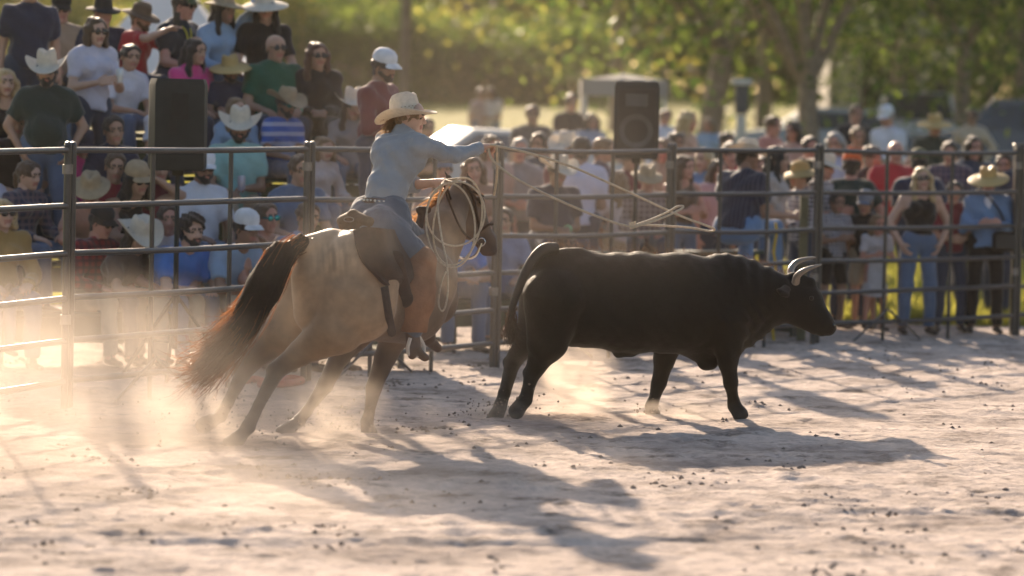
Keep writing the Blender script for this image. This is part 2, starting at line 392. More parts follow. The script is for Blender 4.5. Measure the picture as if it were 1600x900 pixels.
def make_field():
    xs = np.concatenate([np.linspace(-300, -30, 28), np.linspace(-28, 28, 57), np.linspace(30, 300, 28)])
    ys = np.concatenate([np.linspace(-60, 36, 13), np.linspace(37.5, 60, 46), np.linspace(61, 150, 60), np.linspace(155, 420, 30)])
    X, Y = np.meshgrid(xs, ys, indexing='ij'); Z = np.interp(Y, [0, 38, 56, 80, 110, 150, 420], [0, 0, .6, .9, 2.0, 2.8, 3.4])
    Z = Z - .07 * (Y < 39) + .12 * vnoise(X * .35, Y * .35, 21) * (Y > 39)
    nx, ny = X.shape; I = np.arange(nx * ny).reshape(nx, ny)
    f = np.stack([I[:-1, :-1], I[1:, :-1], I[1:, 1:], I[:-1, 1:]], -1).reshape(-1, 4)
    m, nt, b, out = _new('pasture'); N, L = nt.nodes, nt.links
    tc = N.new('ShaderNodeTexCoord'); q = N.new('ShaderNodeTexNoise'); q.inputs['Scale'].default_value = .5; q.inputs['Detail'].default_value = 8
    L.new(tc.outputs['Object'], q.inputs['Vector'])
    r = N.new('ShaderNodeValToRGB'); L.new(q.outputs[0], r.inputs[0])
    r.color_ramp.elements[0].position = .3; r.color_ramp.elements[0].color = (.13, .14, .02, 1)
    r.color_ramp.elements[1].position = .65; r.color_ramp.elements[1].color = (.235, .205, .034, 1)
    L.new(r.outputs[0], b.inputs['Base Color']); b.inputs['Roughness'].default_value = .95; b.inputs['Specular IOR Level'].default_value = .1
    o = link('ground', mesh_np('ground', np.stack([X, Y, Z], -1).reshape(-1, 3), f, [m])); tag(o, kind='structure')
    # grass blades standing in the low sun
    rg = np.random.default_rng(5); n = 60000
    y = 37.2 + 34 * rg.random(n) ** 1.8; x = rg.uniform(-1, 1, n) * y * .19; z = np.interp(y, [0, 38, 56, 80], [0, 0, .6, .9])
    h = rg.uniform(.06, .2, n); a = rg.uniform(0, math.pi, n); w = .012 + y * .0003
    lean = rg.normal(0, .35, (n, 2)) * h[:, None]
    A = np.stack([x - w * np.cos(a), y - w * np.sin(a), z - .02], 1); B = np.stack([x + w * np.cos(a), y + w * np.sin(a), z - .02], 1)
    C = np.stack([x + lean[:, 0], y + lean[:, 1], z + h], 1)
    v = np.stack([A, B, C], 1).reshape(-1, 3)
    o = link('grass', mesh_np('grass', v, np.arange(3 * n).reshape(n, 3), [translucent('grass_blade', (.22, .24, .05), (.55, .52, .10), .5)], smooth=False))
    tag(o, 'short yellow-green grass of the field behind the arena', kind='stuff')
make_field()

# ---------------------------------------------------------------- trees
BARK = mat('bark', (.26, .20, .155), .9, .35, 6, .8, 14)
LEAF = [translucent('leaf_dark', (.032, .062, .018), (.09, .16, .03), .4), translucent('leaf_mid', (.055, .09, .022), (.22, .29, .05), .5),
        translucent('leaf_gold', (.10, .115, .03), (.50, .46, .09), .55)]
def tree(x, d, h, cr, tr, label, mats=(0, 1, 2), n=4200, leaf=.105, base=.35, seed=0, limbs=5, lean=(0, 0), hang=0., group='trees along the far edge of the field', name='tree', clumps=46, flat=.62):
    rg = np.random.default_rng(seed + 100); z0 = terrain(d) - .1
    t = thing(name, (x, d, z0), label, 'tree', group)
    fork = h * base; tb = MB()
    top = V(x + lean[0], d + lean[1], z0 + fork)
    tb.tube(spline([(x - lean[0] * .1, d, z0 - .1), (x + lean[0] * .25, d + lean[1] * .2, z0 + fork * .35), tuple(top)], 4), np.linspace(tr * 1.35, tr * .85, 9), 9).build('trunk', BARK, t)
    cc = V(x + lean[0] * 1.3, d + lean[1], z0 + h * (1 - flat * .5)); rad = V(cr, cr, h * flat * .55)
    ends = []
    for k in range(limbs):
        a = 2 * math.pi * (k + rg.random() * .6) / limbs; e = rg.uniform(.15, 1.1)
        end = top + V(math.cos(a) * cr * rg.uniform(.45, .8), math.sin(a) * cr * rg.uniform(.4, .8), (h - fork) * (.25 + .4 * math.sin(e)))
        mid = (top + end) / 2 + V(*(rg.normal(0, .12, 2) * cr), .1 * cr)
        q = MB().tube(spline([top - V(0, 0, .15), mid, end], 5), np.linspace(tr * .55, tr * .14, 11), 7)
        for _ in range(3):
            e2 = end + rg.normal(0, .3, 3) * rad; q.tube(spline([mid, (mid + e2) / 2 + rg.normal(0, .1, 3) * cr, e2], 4), np.linspace(tr * .22, .015, 9), 5)
            ends.append(e2)
        q.build('limb', BARK, t); ends += [end, mid]
    # clumps of leaves spread unevenly through the crown, open between
    cl = []
    for k in range(clumps):
        u = nrm(rg.normal(0, 1, 3)); r = rg.uniform(.45, 1.0) ** .6
        cl.append(cc + u * r * rad * rg.uniform(.8, 1.12))
    cl = np.array(cl + ends[:8]); wsz = rg.uniform(.16, .34, len(cl)) * cr
    n = int(n * 2.5); which = rg.choice(len(cl), n, p=wsz ** 2 / (wsz ** 2).sum())
    p = cl[which] + rg.normal(0, 1, (n, 3)) * wsz[which][:, None] * V(.55, .55, .36)
    if hang: p[:, 2] -= hang * np.abs(rg.normal(0, 1, n)) * (rg.random(n) < .35)
    a = rg.normal(0, 1, (n, 3)); a /= np.linalg.norm(a, axis=1)[:, None]
    b = np.cross(a, rg.normal(0, 1, (n, 3))); b /= np.linalg.norm(b, axis=1)[:, None]
    s = leaf * rg.uniform(.6, 1.4, n)[:, None]
    v = np.stack([p - a * s, p + b * s * .45, p + a * s, p - b * s * .45], 1).reshape(-1, 3)
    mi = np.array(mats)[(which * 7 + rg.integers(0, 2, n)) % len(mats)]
    o = link('crown', mesh_np('crown', v, np.arange(4 * n).reshape(n, 4), LEAF, mi, smooth=False), t); o['kind'] = 'stuff'
    return t
def at_px(px, d): return P(px, 300, d)[0]
# big spreading oaks at the right, between the field and the parked cars
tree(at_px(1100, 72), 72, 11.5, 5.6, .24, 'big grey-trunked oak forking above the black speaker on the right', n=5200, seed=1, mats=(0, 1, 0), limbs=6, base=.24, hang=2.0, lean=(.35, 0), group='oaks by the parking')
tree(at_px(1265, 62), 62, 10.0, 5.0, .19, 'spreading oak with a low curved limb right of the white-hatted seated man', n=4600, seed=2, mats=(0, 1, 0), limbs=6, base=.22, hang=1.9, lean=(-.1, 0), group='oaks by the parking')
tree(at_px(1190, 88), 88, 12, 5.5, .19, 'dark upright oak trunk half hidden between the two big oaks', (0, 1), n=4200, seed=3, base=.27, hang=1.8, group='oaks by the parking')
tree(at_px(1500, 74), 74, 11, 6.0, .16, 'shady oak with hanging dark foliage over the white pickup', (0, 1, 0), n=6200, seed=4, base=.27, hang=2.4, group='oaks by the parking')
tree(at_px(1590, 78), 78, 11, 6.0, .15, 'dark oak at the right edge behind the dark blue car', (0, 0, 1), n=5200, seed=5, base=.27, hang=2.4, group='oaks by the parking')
tree(at_px(1400, 92), 92, 12, 6.0, .17, 'leafy oak whose crown fills the top right behind the small building', (0, 1, 1), n=5200, seed=6, base=.28, hang=2.6, group='oaks by the parking')
tree(at_px(960, 96), 96, 12.5, 5.5, .17, 'tall hazy oak behind the grey canopy tent', (0, 1, 2), n=5200, seed=7, base=.3, hang=2.5, group='oaks by the parking')
_k = 0
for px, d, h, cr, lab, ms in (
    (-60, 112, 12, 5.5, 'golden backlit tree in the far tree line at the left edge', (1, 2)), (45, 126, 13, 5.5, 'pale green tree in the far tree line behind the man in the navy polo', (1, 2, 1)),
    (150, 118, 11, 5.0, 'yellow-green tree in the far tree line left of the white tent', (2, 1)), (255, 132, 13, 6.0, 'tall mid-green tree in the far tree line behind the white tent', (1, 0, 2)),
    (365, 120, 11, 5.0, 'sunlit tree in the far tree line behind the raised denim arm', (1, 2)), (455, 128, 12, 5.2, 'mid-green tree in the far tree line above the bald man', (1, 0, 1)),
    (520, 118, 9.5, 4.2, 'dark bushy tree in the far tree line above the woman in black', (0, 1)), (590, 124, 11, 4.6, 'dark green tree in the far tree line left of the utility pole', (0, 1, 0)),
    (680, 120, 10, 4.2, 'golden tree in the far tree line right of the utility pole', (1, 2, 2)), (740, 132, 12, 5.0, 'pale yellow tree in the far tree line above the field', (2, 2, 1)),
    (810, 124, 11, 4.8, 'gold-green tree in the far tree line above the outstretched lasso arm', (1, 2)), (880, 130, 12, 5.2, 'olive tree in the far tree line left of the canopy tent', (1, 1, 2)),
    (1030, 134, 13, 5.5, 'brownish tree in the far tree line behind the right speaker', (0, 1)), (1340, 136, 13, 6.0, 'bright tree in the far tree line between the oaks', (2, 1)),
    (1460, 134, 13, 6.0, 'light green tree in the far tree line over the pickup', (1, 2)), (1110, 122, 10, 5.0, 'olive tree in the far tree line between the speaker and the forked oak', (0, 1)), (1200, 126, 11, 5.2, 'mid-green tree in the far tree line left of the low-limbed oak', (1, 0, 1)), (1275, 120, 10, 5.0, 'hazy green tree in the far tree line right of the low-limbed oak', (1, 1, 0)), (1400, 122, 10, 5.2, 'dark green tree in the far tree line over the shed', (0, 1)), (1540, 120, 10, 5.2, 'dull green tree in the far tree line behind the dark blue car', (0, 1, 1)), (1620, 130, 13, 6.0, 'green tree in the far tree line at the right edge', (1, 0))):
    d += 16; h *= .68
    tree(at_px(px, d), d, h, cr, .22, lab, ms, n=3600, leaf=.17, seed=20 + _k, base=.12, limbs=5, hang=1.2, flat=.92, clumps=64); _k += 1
# scrub in front of the far trees
for px, d, h, cr, lab, ms in ((500, 112, 4.2, 3.2, 'dark round bush at the foot of the tree line above the woman in black', (0, 1)), (585, 110, 3.6, 2.8, 'green round bush left of the utility pole', (1, 0)),
    (660, 113, 3.4, 2.6, 'olive bush just right of the utility pole', (1, 2)), (775, 114, 3.2, 2.8, 'low olive bush at the far end of the sunlit field', (1, 1)),
    (860, 112, 3.4, 2.8, 'shaded bush left of the grey canopy', (0, 1)), (400, 112, 4.4, 3.2, 'yellow-green bush behind the woman in the cream hat', (2, 1)), (90, 110, 4.4, 3.4, 'yellow bush behind the man in the dark green polo', (2, 1)), (330, 113, 4.4, 3.2, 'green bush to the right of the white tent', (1, 0))):
    d += 6; h *= .85
    tree(at_px(px, d), d, h, cr, .1, lab, ms, n=2000, leaf=.14, seed=60 + _k, base=.05, limbs=4, flat=1.05, clumps=40, group='bushes along the tree line', name='bush'); _k += 1

# utility pole
_p = V(at_px(629, 84), 84, terrain(84)); t = thing('utility_pole', _p, 'tall weathered wooden utility pole in front of the far tree line', 'pole')
MB().tube([_p - V(0, 0, .2), _p + V(0, 0, 9.5)], [.15, .11], 10).build('pole', mat('weathered_wood', (.16, .13, .11), .9, .3, 4, .5, 20), t)
MB().box(_p + V(0, -.12, 8.9), (2.2, .1, .12)).build('crossarm', MATS['weathered_wood'], t)
for q in (-.9, -.3, .9): MB().lathe([(.0, .16), (.05, .14), (.06, .06), (.03, 0)], 8, Matrix.Translation(Vector(_p + V(q, -.12, 8.96)))).build('insulator', mat('insulator_glass', (.3, .32, .3), .3), t)

# ---------------------------------------------------------------- fence panels of the arena
STEEL = mat('painted_steel', (.034, .032, .034), .33, .35, 7, .12, 90, spec=.6)
ZINC = mat('worn_steel', (.22, .20, .19), .4, .3, 9, .1, 70, metal=.6)
RAILZ = (1.895, 1.485, 1.14, .815, .50, .205)
JPX = [(-4.45, 22.35), (-3.25, 25.27), (-1.66, 27.98), (-.139, 30.1), (1.455, 32.07), (2.967, 33.7), (5.23, 35.8), (7.6, 37.6)]
_lab = ['pipe panel at the far left edge of the arena fence, mostly out of frame', 'steel pipe panel in the dust behind the horse tail, left speaker behind it', 'steel pipe panel directly behind the rider', 'steel pipe panel crossed by the lasso loop, left of the bull',
        'steel pipe panel behind the bull, right of the right speaker', 'steel pipe panel in front of the blonde woman and the straw-hatted person', 'steel pipe panel at the far right edge beyond the thick end post']
for i in range(len(JPX) - 1):
    a, b = V(*JPX[i], 0), V(*JPX[i + 1], 0); u = nrm(b - a); a2, b2 = a + u * .034, b - u * .034
    t = thing('fence_panel', (a + b) / 2, _lab[i], 'fence panel', 'pipe panels of the arena fence')
    sag = RNG.normal(0, .006, 6)
    for j, z in enumerate(RAILZ):
        c, e = a2 + V(0, 0, z), b2 + V(0, 0, z + sag[j]); m = (c + e) / 2 + V(0, 0, -.008 + sag[j])
        MB().tube(spline([c, m, e], 5), .0235, 10).build('rail', STEEL, t)
    nrmv = nrm(np.cross(u, V(0, 0, 1)))
    for k, f in enumerate((0., 1 / 3, 2 / 3, 1.)):
        c = a2 + (b2 - a2) * f; r = .027 if f in (0., 1.) else .019; off = nrmv * (0 if f in (0., 1.) else -.03)
        s = MB().tube([c + off + V(0, 0, -.03), c + off + V(0, 0, 1.93 if f in (0., 1.) else 1.895)], r, 10)
        if f in (0., 1.): s.lathe([(.0, .03), (.02, .024), (r + .002, 0)], 10, Matrix.Translation(Vector(c + V(0, 0, 1.93))))
        s.build('upright', STEEL, t)
    for z in (1.72, .62):
        q = MB().tube([b2 + V(0, 0, z), b2 + V(0, 0, z + .07)], .04, 10); q.tube([b2 + V(0, 0, z + .035) - u * .01, b2 + u * .1 + V(0, 0, z + .035)], .014, 8)
        q.build('coupling', ZINC, t)
    for f in (1 / 3,):
        c = a2 + (b2 - a2) * f
        s = MB()
        for e in (-.5, .5): s.tube([c + V(0, 0, .32) + nrmv * .03, c + u * e + V(0, 0, .02) + nrmv * .03], .012, 6)
        s.build('brace', STEEL, t)
# the heavier end post where the panels stop at the right
_p = V(5.23, 35.78, 0); t = thing('gate_post', _p + V(.0, 0, 0), 'thick dark gate post at the right end of the fence', 'post')
MB().box(_p + V(0, .09, .96), (.1, .1, 1.98), bev=.012).build('post', STEEL, t); MB().box(_p + V(0, .09, 1.965), (.125, .125, .03), bev=.006).build('cap_plate', STEEL, t)
for z in (.4, 1.55): MB().tube([_p + V(-.02, .02, z), _p + V(-.02, .02, z + .12)], .022, 8).build('hinge', ZINC, t)

# ---------------------------------------------------------------- bleachers
GREEN = mat('green_plank', (.035, .065, .05), .6, .3, 5, .3, 40); DARK = mat('dark_frame', (.05, .055, .05), .5, .25, 6, metal=.4)
BL_U = nrm(V(1, .22, 0)); BL_N = nrm(V(-.22, 1, 0)); BL_O = V(-3.2, 29.45, 0)      # along the row, away from the arena, middle of the front row
ROWS = [.45, .84, 1.22, 1.56, 1.94, 2.32]; PITCHROW = .68
def bleacher(o, u, nn, length, rows, label):
    t = thing('bleacher', o, label, 'bleachers', 'green plank bleachers beside the arena')
    A = [u, nn, V(0, 0, 1)]
    for i, z in enumerate(rows):
        c = o + nn * (PITCHROW * i)
        for e in (-.085, .085): MB().box(c + nn * e + V(0, 0, z - .02), (length, .15, .04), A, .008).build('seat_plank', GREEN, t)
        MB().box(c + nn * .19 + V(0, 0, z - .17), (length, .03, .22), A, .006).build('shade_riser', GREEN, t)  # boards added on every row to block light and darken the ground beneath
        if i: MB().box(c - nn * .34 + V(0, 0, rows[i - 1] - .03), (length, .24, .04), A, .008).build('foot_plank', GREEN, t)
    for e in np.linspace(-.46, .46, 5):
        s = MB()
        for i, z in enumerate(rows):
            c = o + u * (length * e) + nn * (PITCHROW * i); s.box(c + V(0, 0, (z - .04) / 2 - .02), (.05, .05, z - .05), A)
        c0 = o + u * (length * e); s.tube([c0 + V(0, 0, .06), c0 + nn * (PITCHROW * (len(rows) - 1)) + V(0, 0, .06)], .03, 6)
        s.tube([c0 + V(0, 0, rows[0] - .08), c0 + nn * (PITCHROW * (len(rows) - 1)) + V(0, 0, rows[-1] - .08)], .028, 6)
        s.build('support_frame', DARK, t)
    return t
bleacher(BL_O, BL_U, BL_N, 5.0, ROWS, 'tall green plank bleachers full of people at the left')
BR_U = nrm(V(1, .75, 0)); BR_N = nrm(V(-.75, 1, 0)); BR_O = V(1.15, 33.55, 0); ROWS2 = [.45, .84]
bleacher(BR_O, BR_U, BR_N, 4.6, ROWS2, 'low green plank bleachers behind the fence between the rider and the bull')

# ---------------------------------------------------------------- tents, building, vehicles, posts
def canopy(c, w, dp, eave, peak, colr, label, wall=None):
    t = thing('canopy_tent', c, label, 'tent'); m = translucent('tent_fabric_%d' % int(colr[0] * 100), colr, tuple(q * .8 for q in colr), .3, .8, .08)
    v = []; n = 8
    for i in range(n + 1):
        f = i / n; q = (1 - f); z = eave + (peak - eave) * (f ** 1.35)
        v += [(c[0] + sx * w / 2 * q, c[1] + sy * dp / 2 * q, c[2] + z) for sx, sy in ((-1, -1), (1, -1), (1, 1), (-1, 1))]
    s = MB().add(v, [(i * 4 + k, i * 4 + (k + 1) % 4, i * 4 + 4 + (k + 1) % 4, i * 4 + 4 + k) for i in range(n) for k in range(4)])
    s.build('roof', m, t, smooth=False)
    s = MB()
    for sx, sy, ex, ey in ((-1, -1, 1, -1), (1, -1, 1, 1), (1, 1, -1, 1), (-1, 1, -1, -1)):
        a = V(c[0] + sx * w / 2, c[1] + sy * dp / 2, c[2] + eave); b = V(c[0] + ex * w / 2, c[1] + ey * dp / 2, c[2] + eave)
        s.box((a + b) / 2 - V(0, 0, .13), np.abs(b - a) + V(.02, .02, .26))
    s.build('valance', m, t, smooth=False)
    for sx, sy in ((-1, -1), (1, -1), (1, 1), (-1, 1)):
        q = V(c[0] + sx * (w / 2 - .05), c[1] + sy * (dp / 2 - .05), c[2]); MB().tube([q, q + V(0, 0, eave)], .03, 6).build('leg', mat('white_tube', (.5, .5, .5), .4), t)
    if wall:
        for sx in wall: MB().box(V(c[0] + sx * w / 2 * .985, c[1], c[2] + eave / 2), (.025, dp * .96, eave - .1)).build('side_wall', m, t, smooth=False)
canopy(V(at_px(262, 50), 50, terrain(50)), 3.3, 3.3, 1.95, 3.75, (.78, .78, .84), 'white peaked canopy tent behind the top of the bleachers')
canopy(V(at_px(970, 56), 56, terrain(56)), 1.36, 2.2, 2.06, 2.16, (.36, .35, .34), 'grey canopy tent with side wall behind the right speaker', wall=(-1,))

# small shed far right
_c = V(at_px(1382, 98), 98, terrain(98)); t = thing('shed', _c, 'small pale shed with a dark doorway under the oaks at far right', 'shed')
MB().box(_c + V(0, 0, 1.35), (3.6, 3.0, 2.7)).build('wall', mat('shed_boards', (.42, .38, .34), .85, .2, 2, .4, 8), t)
MB().add([(_c[0] + a, _c[1] + b, _c[2] + z) for a, b, z in ((-2, -1.8, 2.65), (2, -1.8, 2.65), (2, 0, 3.5), (-2, 0, 3.5), (2, 1.8, 2.65), (-2, 1.8, 2.65))], [(0, 1, 2, 3), (3, 2, 4, 5), (0, 3, 5), (1, 4, 2)]).build('roof', mat('shed_roof', (.18, .16, .15), .7), t, smooth=False)
MB().box(_c + V(-.1, -1.5, 1.15), (1.5, .06, 2.2)).build('doorway', mat('painted_dark_inside', (.025, .026, .026), .9), t)  # flat panel on the solid wall, painted near-black for the unlit inside
MB().box(_c + V(1.3, -1.52, 1.5), (.6, .06, .7)).build('window', mat('dark_glass', (.03, .035, .04), .15), t)
# white post carrying a small dark box with a pale cap, no lamp
_c = V(at_px(1155, 58), 58, terrain(58)); t = thing('box_post', _c, 'white post with a small dark box and pale cap behind the crowd', 'post')
MB().box(_c + V(0, 0, .75), (.16, .16, 1.5), bev=.01).build('post', mat('white_paint', (.55, .53, .5), .6), t); MB().box(_c + V(0, 0, 2.05), (.34, .3, .1), bev=.02).build('head_cap', MATS['white_paint'], t)
MB().box(_c + V(0, 0, 1.76), (.22, .2, .5), bev=.02).build('dark_box', mat('dark_box', (.07, .07, .08), .5), t)

def vehicle(c, yaw, prof, belt, width, colr, label, cat, glass_spans, wheels, wr=.33, bed=None):
    """body from a side outline (length, height), narrowed above the belt line; front is +x before turning"""
    t = thing(cat.replace(' ', '_'), c, label, cat, 'vehicles parked beyond the crowd')
    ca, sa = math.cos(yaw), math.sin(yaw)
    def W_(x, y, z): return (c[0] + x * ca - y * sa, c[1] + x * sa + y * ca, c[2] + z)
    def half(z): return width / 2 - max(0, z - belt) * .32
    m = mat('car_paint_%d_%d' % (int(colr[0] * 100), int(colr[2] * 100)), colr, .25, .05, 1, spec=.6); gl = mat('car_glass', (.05, .06, .07), .08, .1, 1, spec=.8)
    s = MB(); n = len(prof); v = []
    for sy in (-1, 1):
        v += [W_(x, sy * half(z), z) for x, z in prof]
        v += [W_(x * .985, sy * (half(z) - .05), z + (.02 if z > .4 else 0)) for x, z in prof]
    f = [(k, (k + 1) % n, n + (k + 1) % n, n + k) for k in range(n)] + [(2 * n + k, 2 * n + (k + 1) % n, 3 * n + (k + 1) % n, 3 * n + k) for k in range(n)]
    f += [(n + k, n + (k + 1) % n, 3 * n + (k + 1) % n, 3 * n + k) for k in range(n)] + [tuple(range(n)), tuple(2 * n + k for k in range(n))]
    s.add(v, f); s.build('body', m, t)
    for name, kind, q in glass_spans:
        s = MB()
        if kind == 'side':
            for sy in (-1, 1):
                s2 = MB(); pts = [W_(x, sy * (half(z) + .012), z) for x, z in q] + [W_(x, sy * (half(z) - .03), z) for x, z in q]; k = len(q)
                s2.add(pts, [tuple(range(k)), tuple(range(2 * k - 1, k - 1, -1))] + [(i, (i + 1) % k, k + (i + 1) % k, k + i) for i in range(k)]).build(name, gl, t, smooth=False)
        else:
            (x0, z0), (x1, z1) = q
            s.add([W_(x0, -half(z0) + .1, z0), W_(x0, half(z0) - .1, z0), W_(x1, half(z1) - .1, z1), W_(x1, -half(z1) + .1, z1)], [(0, 1, 2, 3)]).build(name, gl, t, smooth=False)
    for wx in wheels:
        for sy in (-1, 1):
            Mx = Matrix.Translation(Vector(W_(wx, sy * (width / 2 - .12), wr))) @ Matrix.Rotation(yaw, 4, 'Z') @ Matrix.Rotation(math.pi / 2, 4, 'X')
            w = MB().lathe([(wr * .6, -.11), (wr * .95, -.11), (wr, -.06), (wr, .06), (wr * .95, .11), (wr * .6, .11)], 20, Mx).build('wheel', mat('tyre', (.02, .02, .02), .85), t)
            MB().lathe([(.0, -.09), (wr * .2, -.09), (wr * .62, -.06), (wr * .62, .06), (wr * .2, .09), (0, .09)], 16, Mx).build('rim', mat('rim', (.4, .4, .4), .3, metal=.8), w)
    xf = max(p[0] for p in prof); xb = min(p[0] for p in prof)
    for sy in (-1, 1):
        MB().box(W_(xf - .06, sy * (width / 2 - .25), .68), (.14, .3, .14), bev=.02).build('headlight', mat('lamp_glass', (.6, .6, .6), .1), t)
        MB().box(W_(xb + .06, sy * (width / 2 - .2), .78), (.14, .22, .18), bev=.02).build('taillight', mat('red_glass', (.35, .02, .02), .15), t)
SED = [(-2.2, .35), (-2.25, .75), (-2.1, .95), (-1.5, 1.02), (-.95, 1.42), (.35, 1.45), (1.0, 1.02), (2.0, .88), (2.2, .68), (2.2, .35)]
vehicle(V(at_px(755, 50), 50, terrain(50) + .02), R(196), SED, .95, 1.75, (.48, .48, .5), 'white car parked behind the crowd right of the rider hat', 'car', [('window', 'side', [(-1.3, 1.04), (-.9, 1.36), (.3, 1.39), (.85, 1.04)]), ('windscreen', 'end', ((.99, 1.035), (.38, 1.445))), ('rear_window', 'end', ((-1.48, 1.04), (-.97, 1.425)))], (-1.35, 1.35))
SUV = [(-2.3, .4), (-2.35, 1.0), (-2.2, 1.15), (-1.95, 1.72), (.5, 1.76), (1.15, 1.15), (2.15, 1.02), (2.3, .8), (2.3, .4)]
vehicle(V(at_px(1590, 64), 64, terrain(64) + .02), R(172), SUV, 1.1, 1.85, (.05, .06, .085), 'dark blue car at the right edge beyond the man in the beige shirt', 'car', [('window', 'side', [(-1.95, 1.2), (-1.75, 1.62), (-.5, 1.66), (-.5, 1.2)]), ('window', 'side', [(-.4, 1.2), (-.4, 1.66), (.4, 1.68), (.9, 1.2)]), ('windscreen', 'end', ((1.14, 1.17), (.53, 1.745)))], (-1.4, 1.4), .36)
PICK = [(-2.6, .5), (-2.65, 1.05), (-.75, 1.1), (-.6, 1.72), (.55, 1.74), (1.1, 1.15), (2.2, 1.05), (2.4, .85), (2.4, .45)]
vehicle(V(at_px(1430, 76), 76, terrain(76) + .02), R(262), PICK, 1.1, 1.9, (.6, .6, .62), 'white pickup parked under the oaks facing the crowd', 'pickup', [('window', 'side', [(-.5, 1.18), (-.42, 1.64), (.45, 1.66), (.9, 1.18)]), ('windscreen', 'end', ((1.09, 1.17), (.57, 1.73)))], (-1.6, 1.5), .38)
vehicle(V(at_px(1285, 70), 70, terrain(70) + .02), R(185), SED, .95, 1.75, (.35, .37, .42), 'grey car half hidden behind the oak with the low limb', 'car', [('window', 'side', [(-1.3, 1.04), (-.9, 1.36), (.3, 1.39), (.85, 1.04)]), ('windscreen', 'end', ((.99, 1.035), (.38, 1.445)))], (-1.35, 1.35))

# loudspeakers on stands
BLK = mat('speaker_shell', (.024, .029, .029), .65, .15, 8, .2, 200, spec=.2); GRL = mat('speaker_grille', (.015, .017, .017), .7, .2, 30, .6, 260)
def speaker(px, py0, d, w, h, dep, yaw, lab, lab2, front):
    top = P(px, py0, d); c = top - V(0, 0, h / 2); ca, sa = math.cos(yaw), math.sin(yaw); A = [V(ca, sa, 0), V(-sa, ca, 0), V(0, 0, 1)]
    t = thing('loudspeaker', c - V(0, 0, h / 2), lab, 'loudspeaker', 'loudspeakers on stands behind the fence')
    # tapered shell: wider at the front
    fw, bw = (w, w * .84); v = []
    pts = [(-fw / 2, -dep / 2), (fw / 2, -dep / 2), (fw / 2, -dep * .1), (bw / 2, dep / 2), (-bw / 2, dep / 2), (-fw / 2, -dep * .1)]
    if not front: pts = [(x, -y) for x, y in pts][::-1]
    for z, s in ((-h / 2, .93), (-h / 2 + .03, 1.), (h / 2 - .05, 1.), (h / 2, .93)):
        v += [tuple(c + A[0] * x * s + A[1] * y * s + V(0, 0, z)) for x, y in pts]
    f = [(i * 6 + k, i * 6 + (k + 1) % 6, i * 6 + 6 + (k + 1) % 6, i * 6 + 6 + k) for i in range(3) for k in range(6)] + [tuple(range(6)), tuple(range(18, 24))]
    MB().add(v, f).build('shell', BLK, t)
    if front:
        MB().box(c - A[1] * (dep / 2 + .008) - V(0, 0, .01), (w * .88, .02, h * .86), A, .01).build('grille', GRL, t)
        Mx = Matrix.Translation(Vector(c - A[1] * (dep / 2 + .021) - V(0, 0, .1))) @ Matrix.Rotation(yaw, 4, 'Z') @ Matrix.Rotation(math.pi / 2, 4, 'X')
        MB().lathe([(w * .36, -.004), (w * .38, .006), (w * .33, .004), (w * .1, -.02), (0, -.012)], 28, Mx).build('woofer', mat('woofer', (.05, .05, .048), .45), t)
        MB().box(c - A[1] * (dep / 2 + .02) + V(0, 0, h * .26), (w * .5, .012, h * .17), A, .005).build('horn', mat('woofer', (.05, .05, .048), .45), t)
        for e in (-.36, 0, .36): MB().box(c + A[0] * w * e + V(0, 0, h / 2 + .008) - A[1] * dep * .3, (w * (.3 if e == 0 else .14), .05, .02), A, .005).build('top_handle' if e == 0 else 'rigging_point', mat('light_plastic', (.3, .29, .27), .4), t)
    else:
        MB().box(c - A[1] * (dep / 2 - .0) + V(w * -.12, 0, -.02), (w * .16, .02, h * .16), A, .005).build('handle', GRL, t)
        MB().box(c - A[1] * (dep / 2) + V(0, 0, h * .2), (w * .3, .015, h * .3), A, .005).build('control_panel', GRL, t)
    MB().box(c + V(0, 0, -h / 2 - .02), (w * .2, w * .2, .05), A, .01).build('pole_socket', BLK, t)
    g = c - V(0, 0, h / 2 + .03); zt = g[2]
    t2 = thing('speaker_stand', (g[0], g[1], 0), lab2, 'speaker stand', 'tripod stands carrying the loudspeakers')
    MB().tube([V(g[0], g[1], .25), V(g[0], g[1], zt + .004)], [.024, .019], 10).build('pole', BLK, t2)
    MB().tube([V(g[0], g[1], .62), V(g[0], g[1], .74)], .034, 10).build('collar', BLK, t2)
    for k in range(3):
        a = 2 * math.pi * k / 3 + .5; e = V(math.cos(a), math.sin(a), 0)
        q = V(g[0], g[1], 0); MB().tube([q + V(0, 0, .7), q + e * .52 + V(0, 0, .02)], .014, 6).tube([q + V(0, 0, .3), q + e * .3 + V(0, 0, .31)], .01, 6).build('leg', BLK, t2)
speaker(280, 123, 28.0, .47, .74, .42, R(8), 'tapered dark loudspeaker seen from behind, in front of the bleachers at left', 'black tripod stand under the left loudspeaker, its feet in the dust', False)
speaker(997, 128, 33.0, .425, .73, .40, R(-4), 'black loudspeaker with pale top handle and round woofer, right of the lasso', 'black tripod stand under the right loudspeaker behind the fence', True)
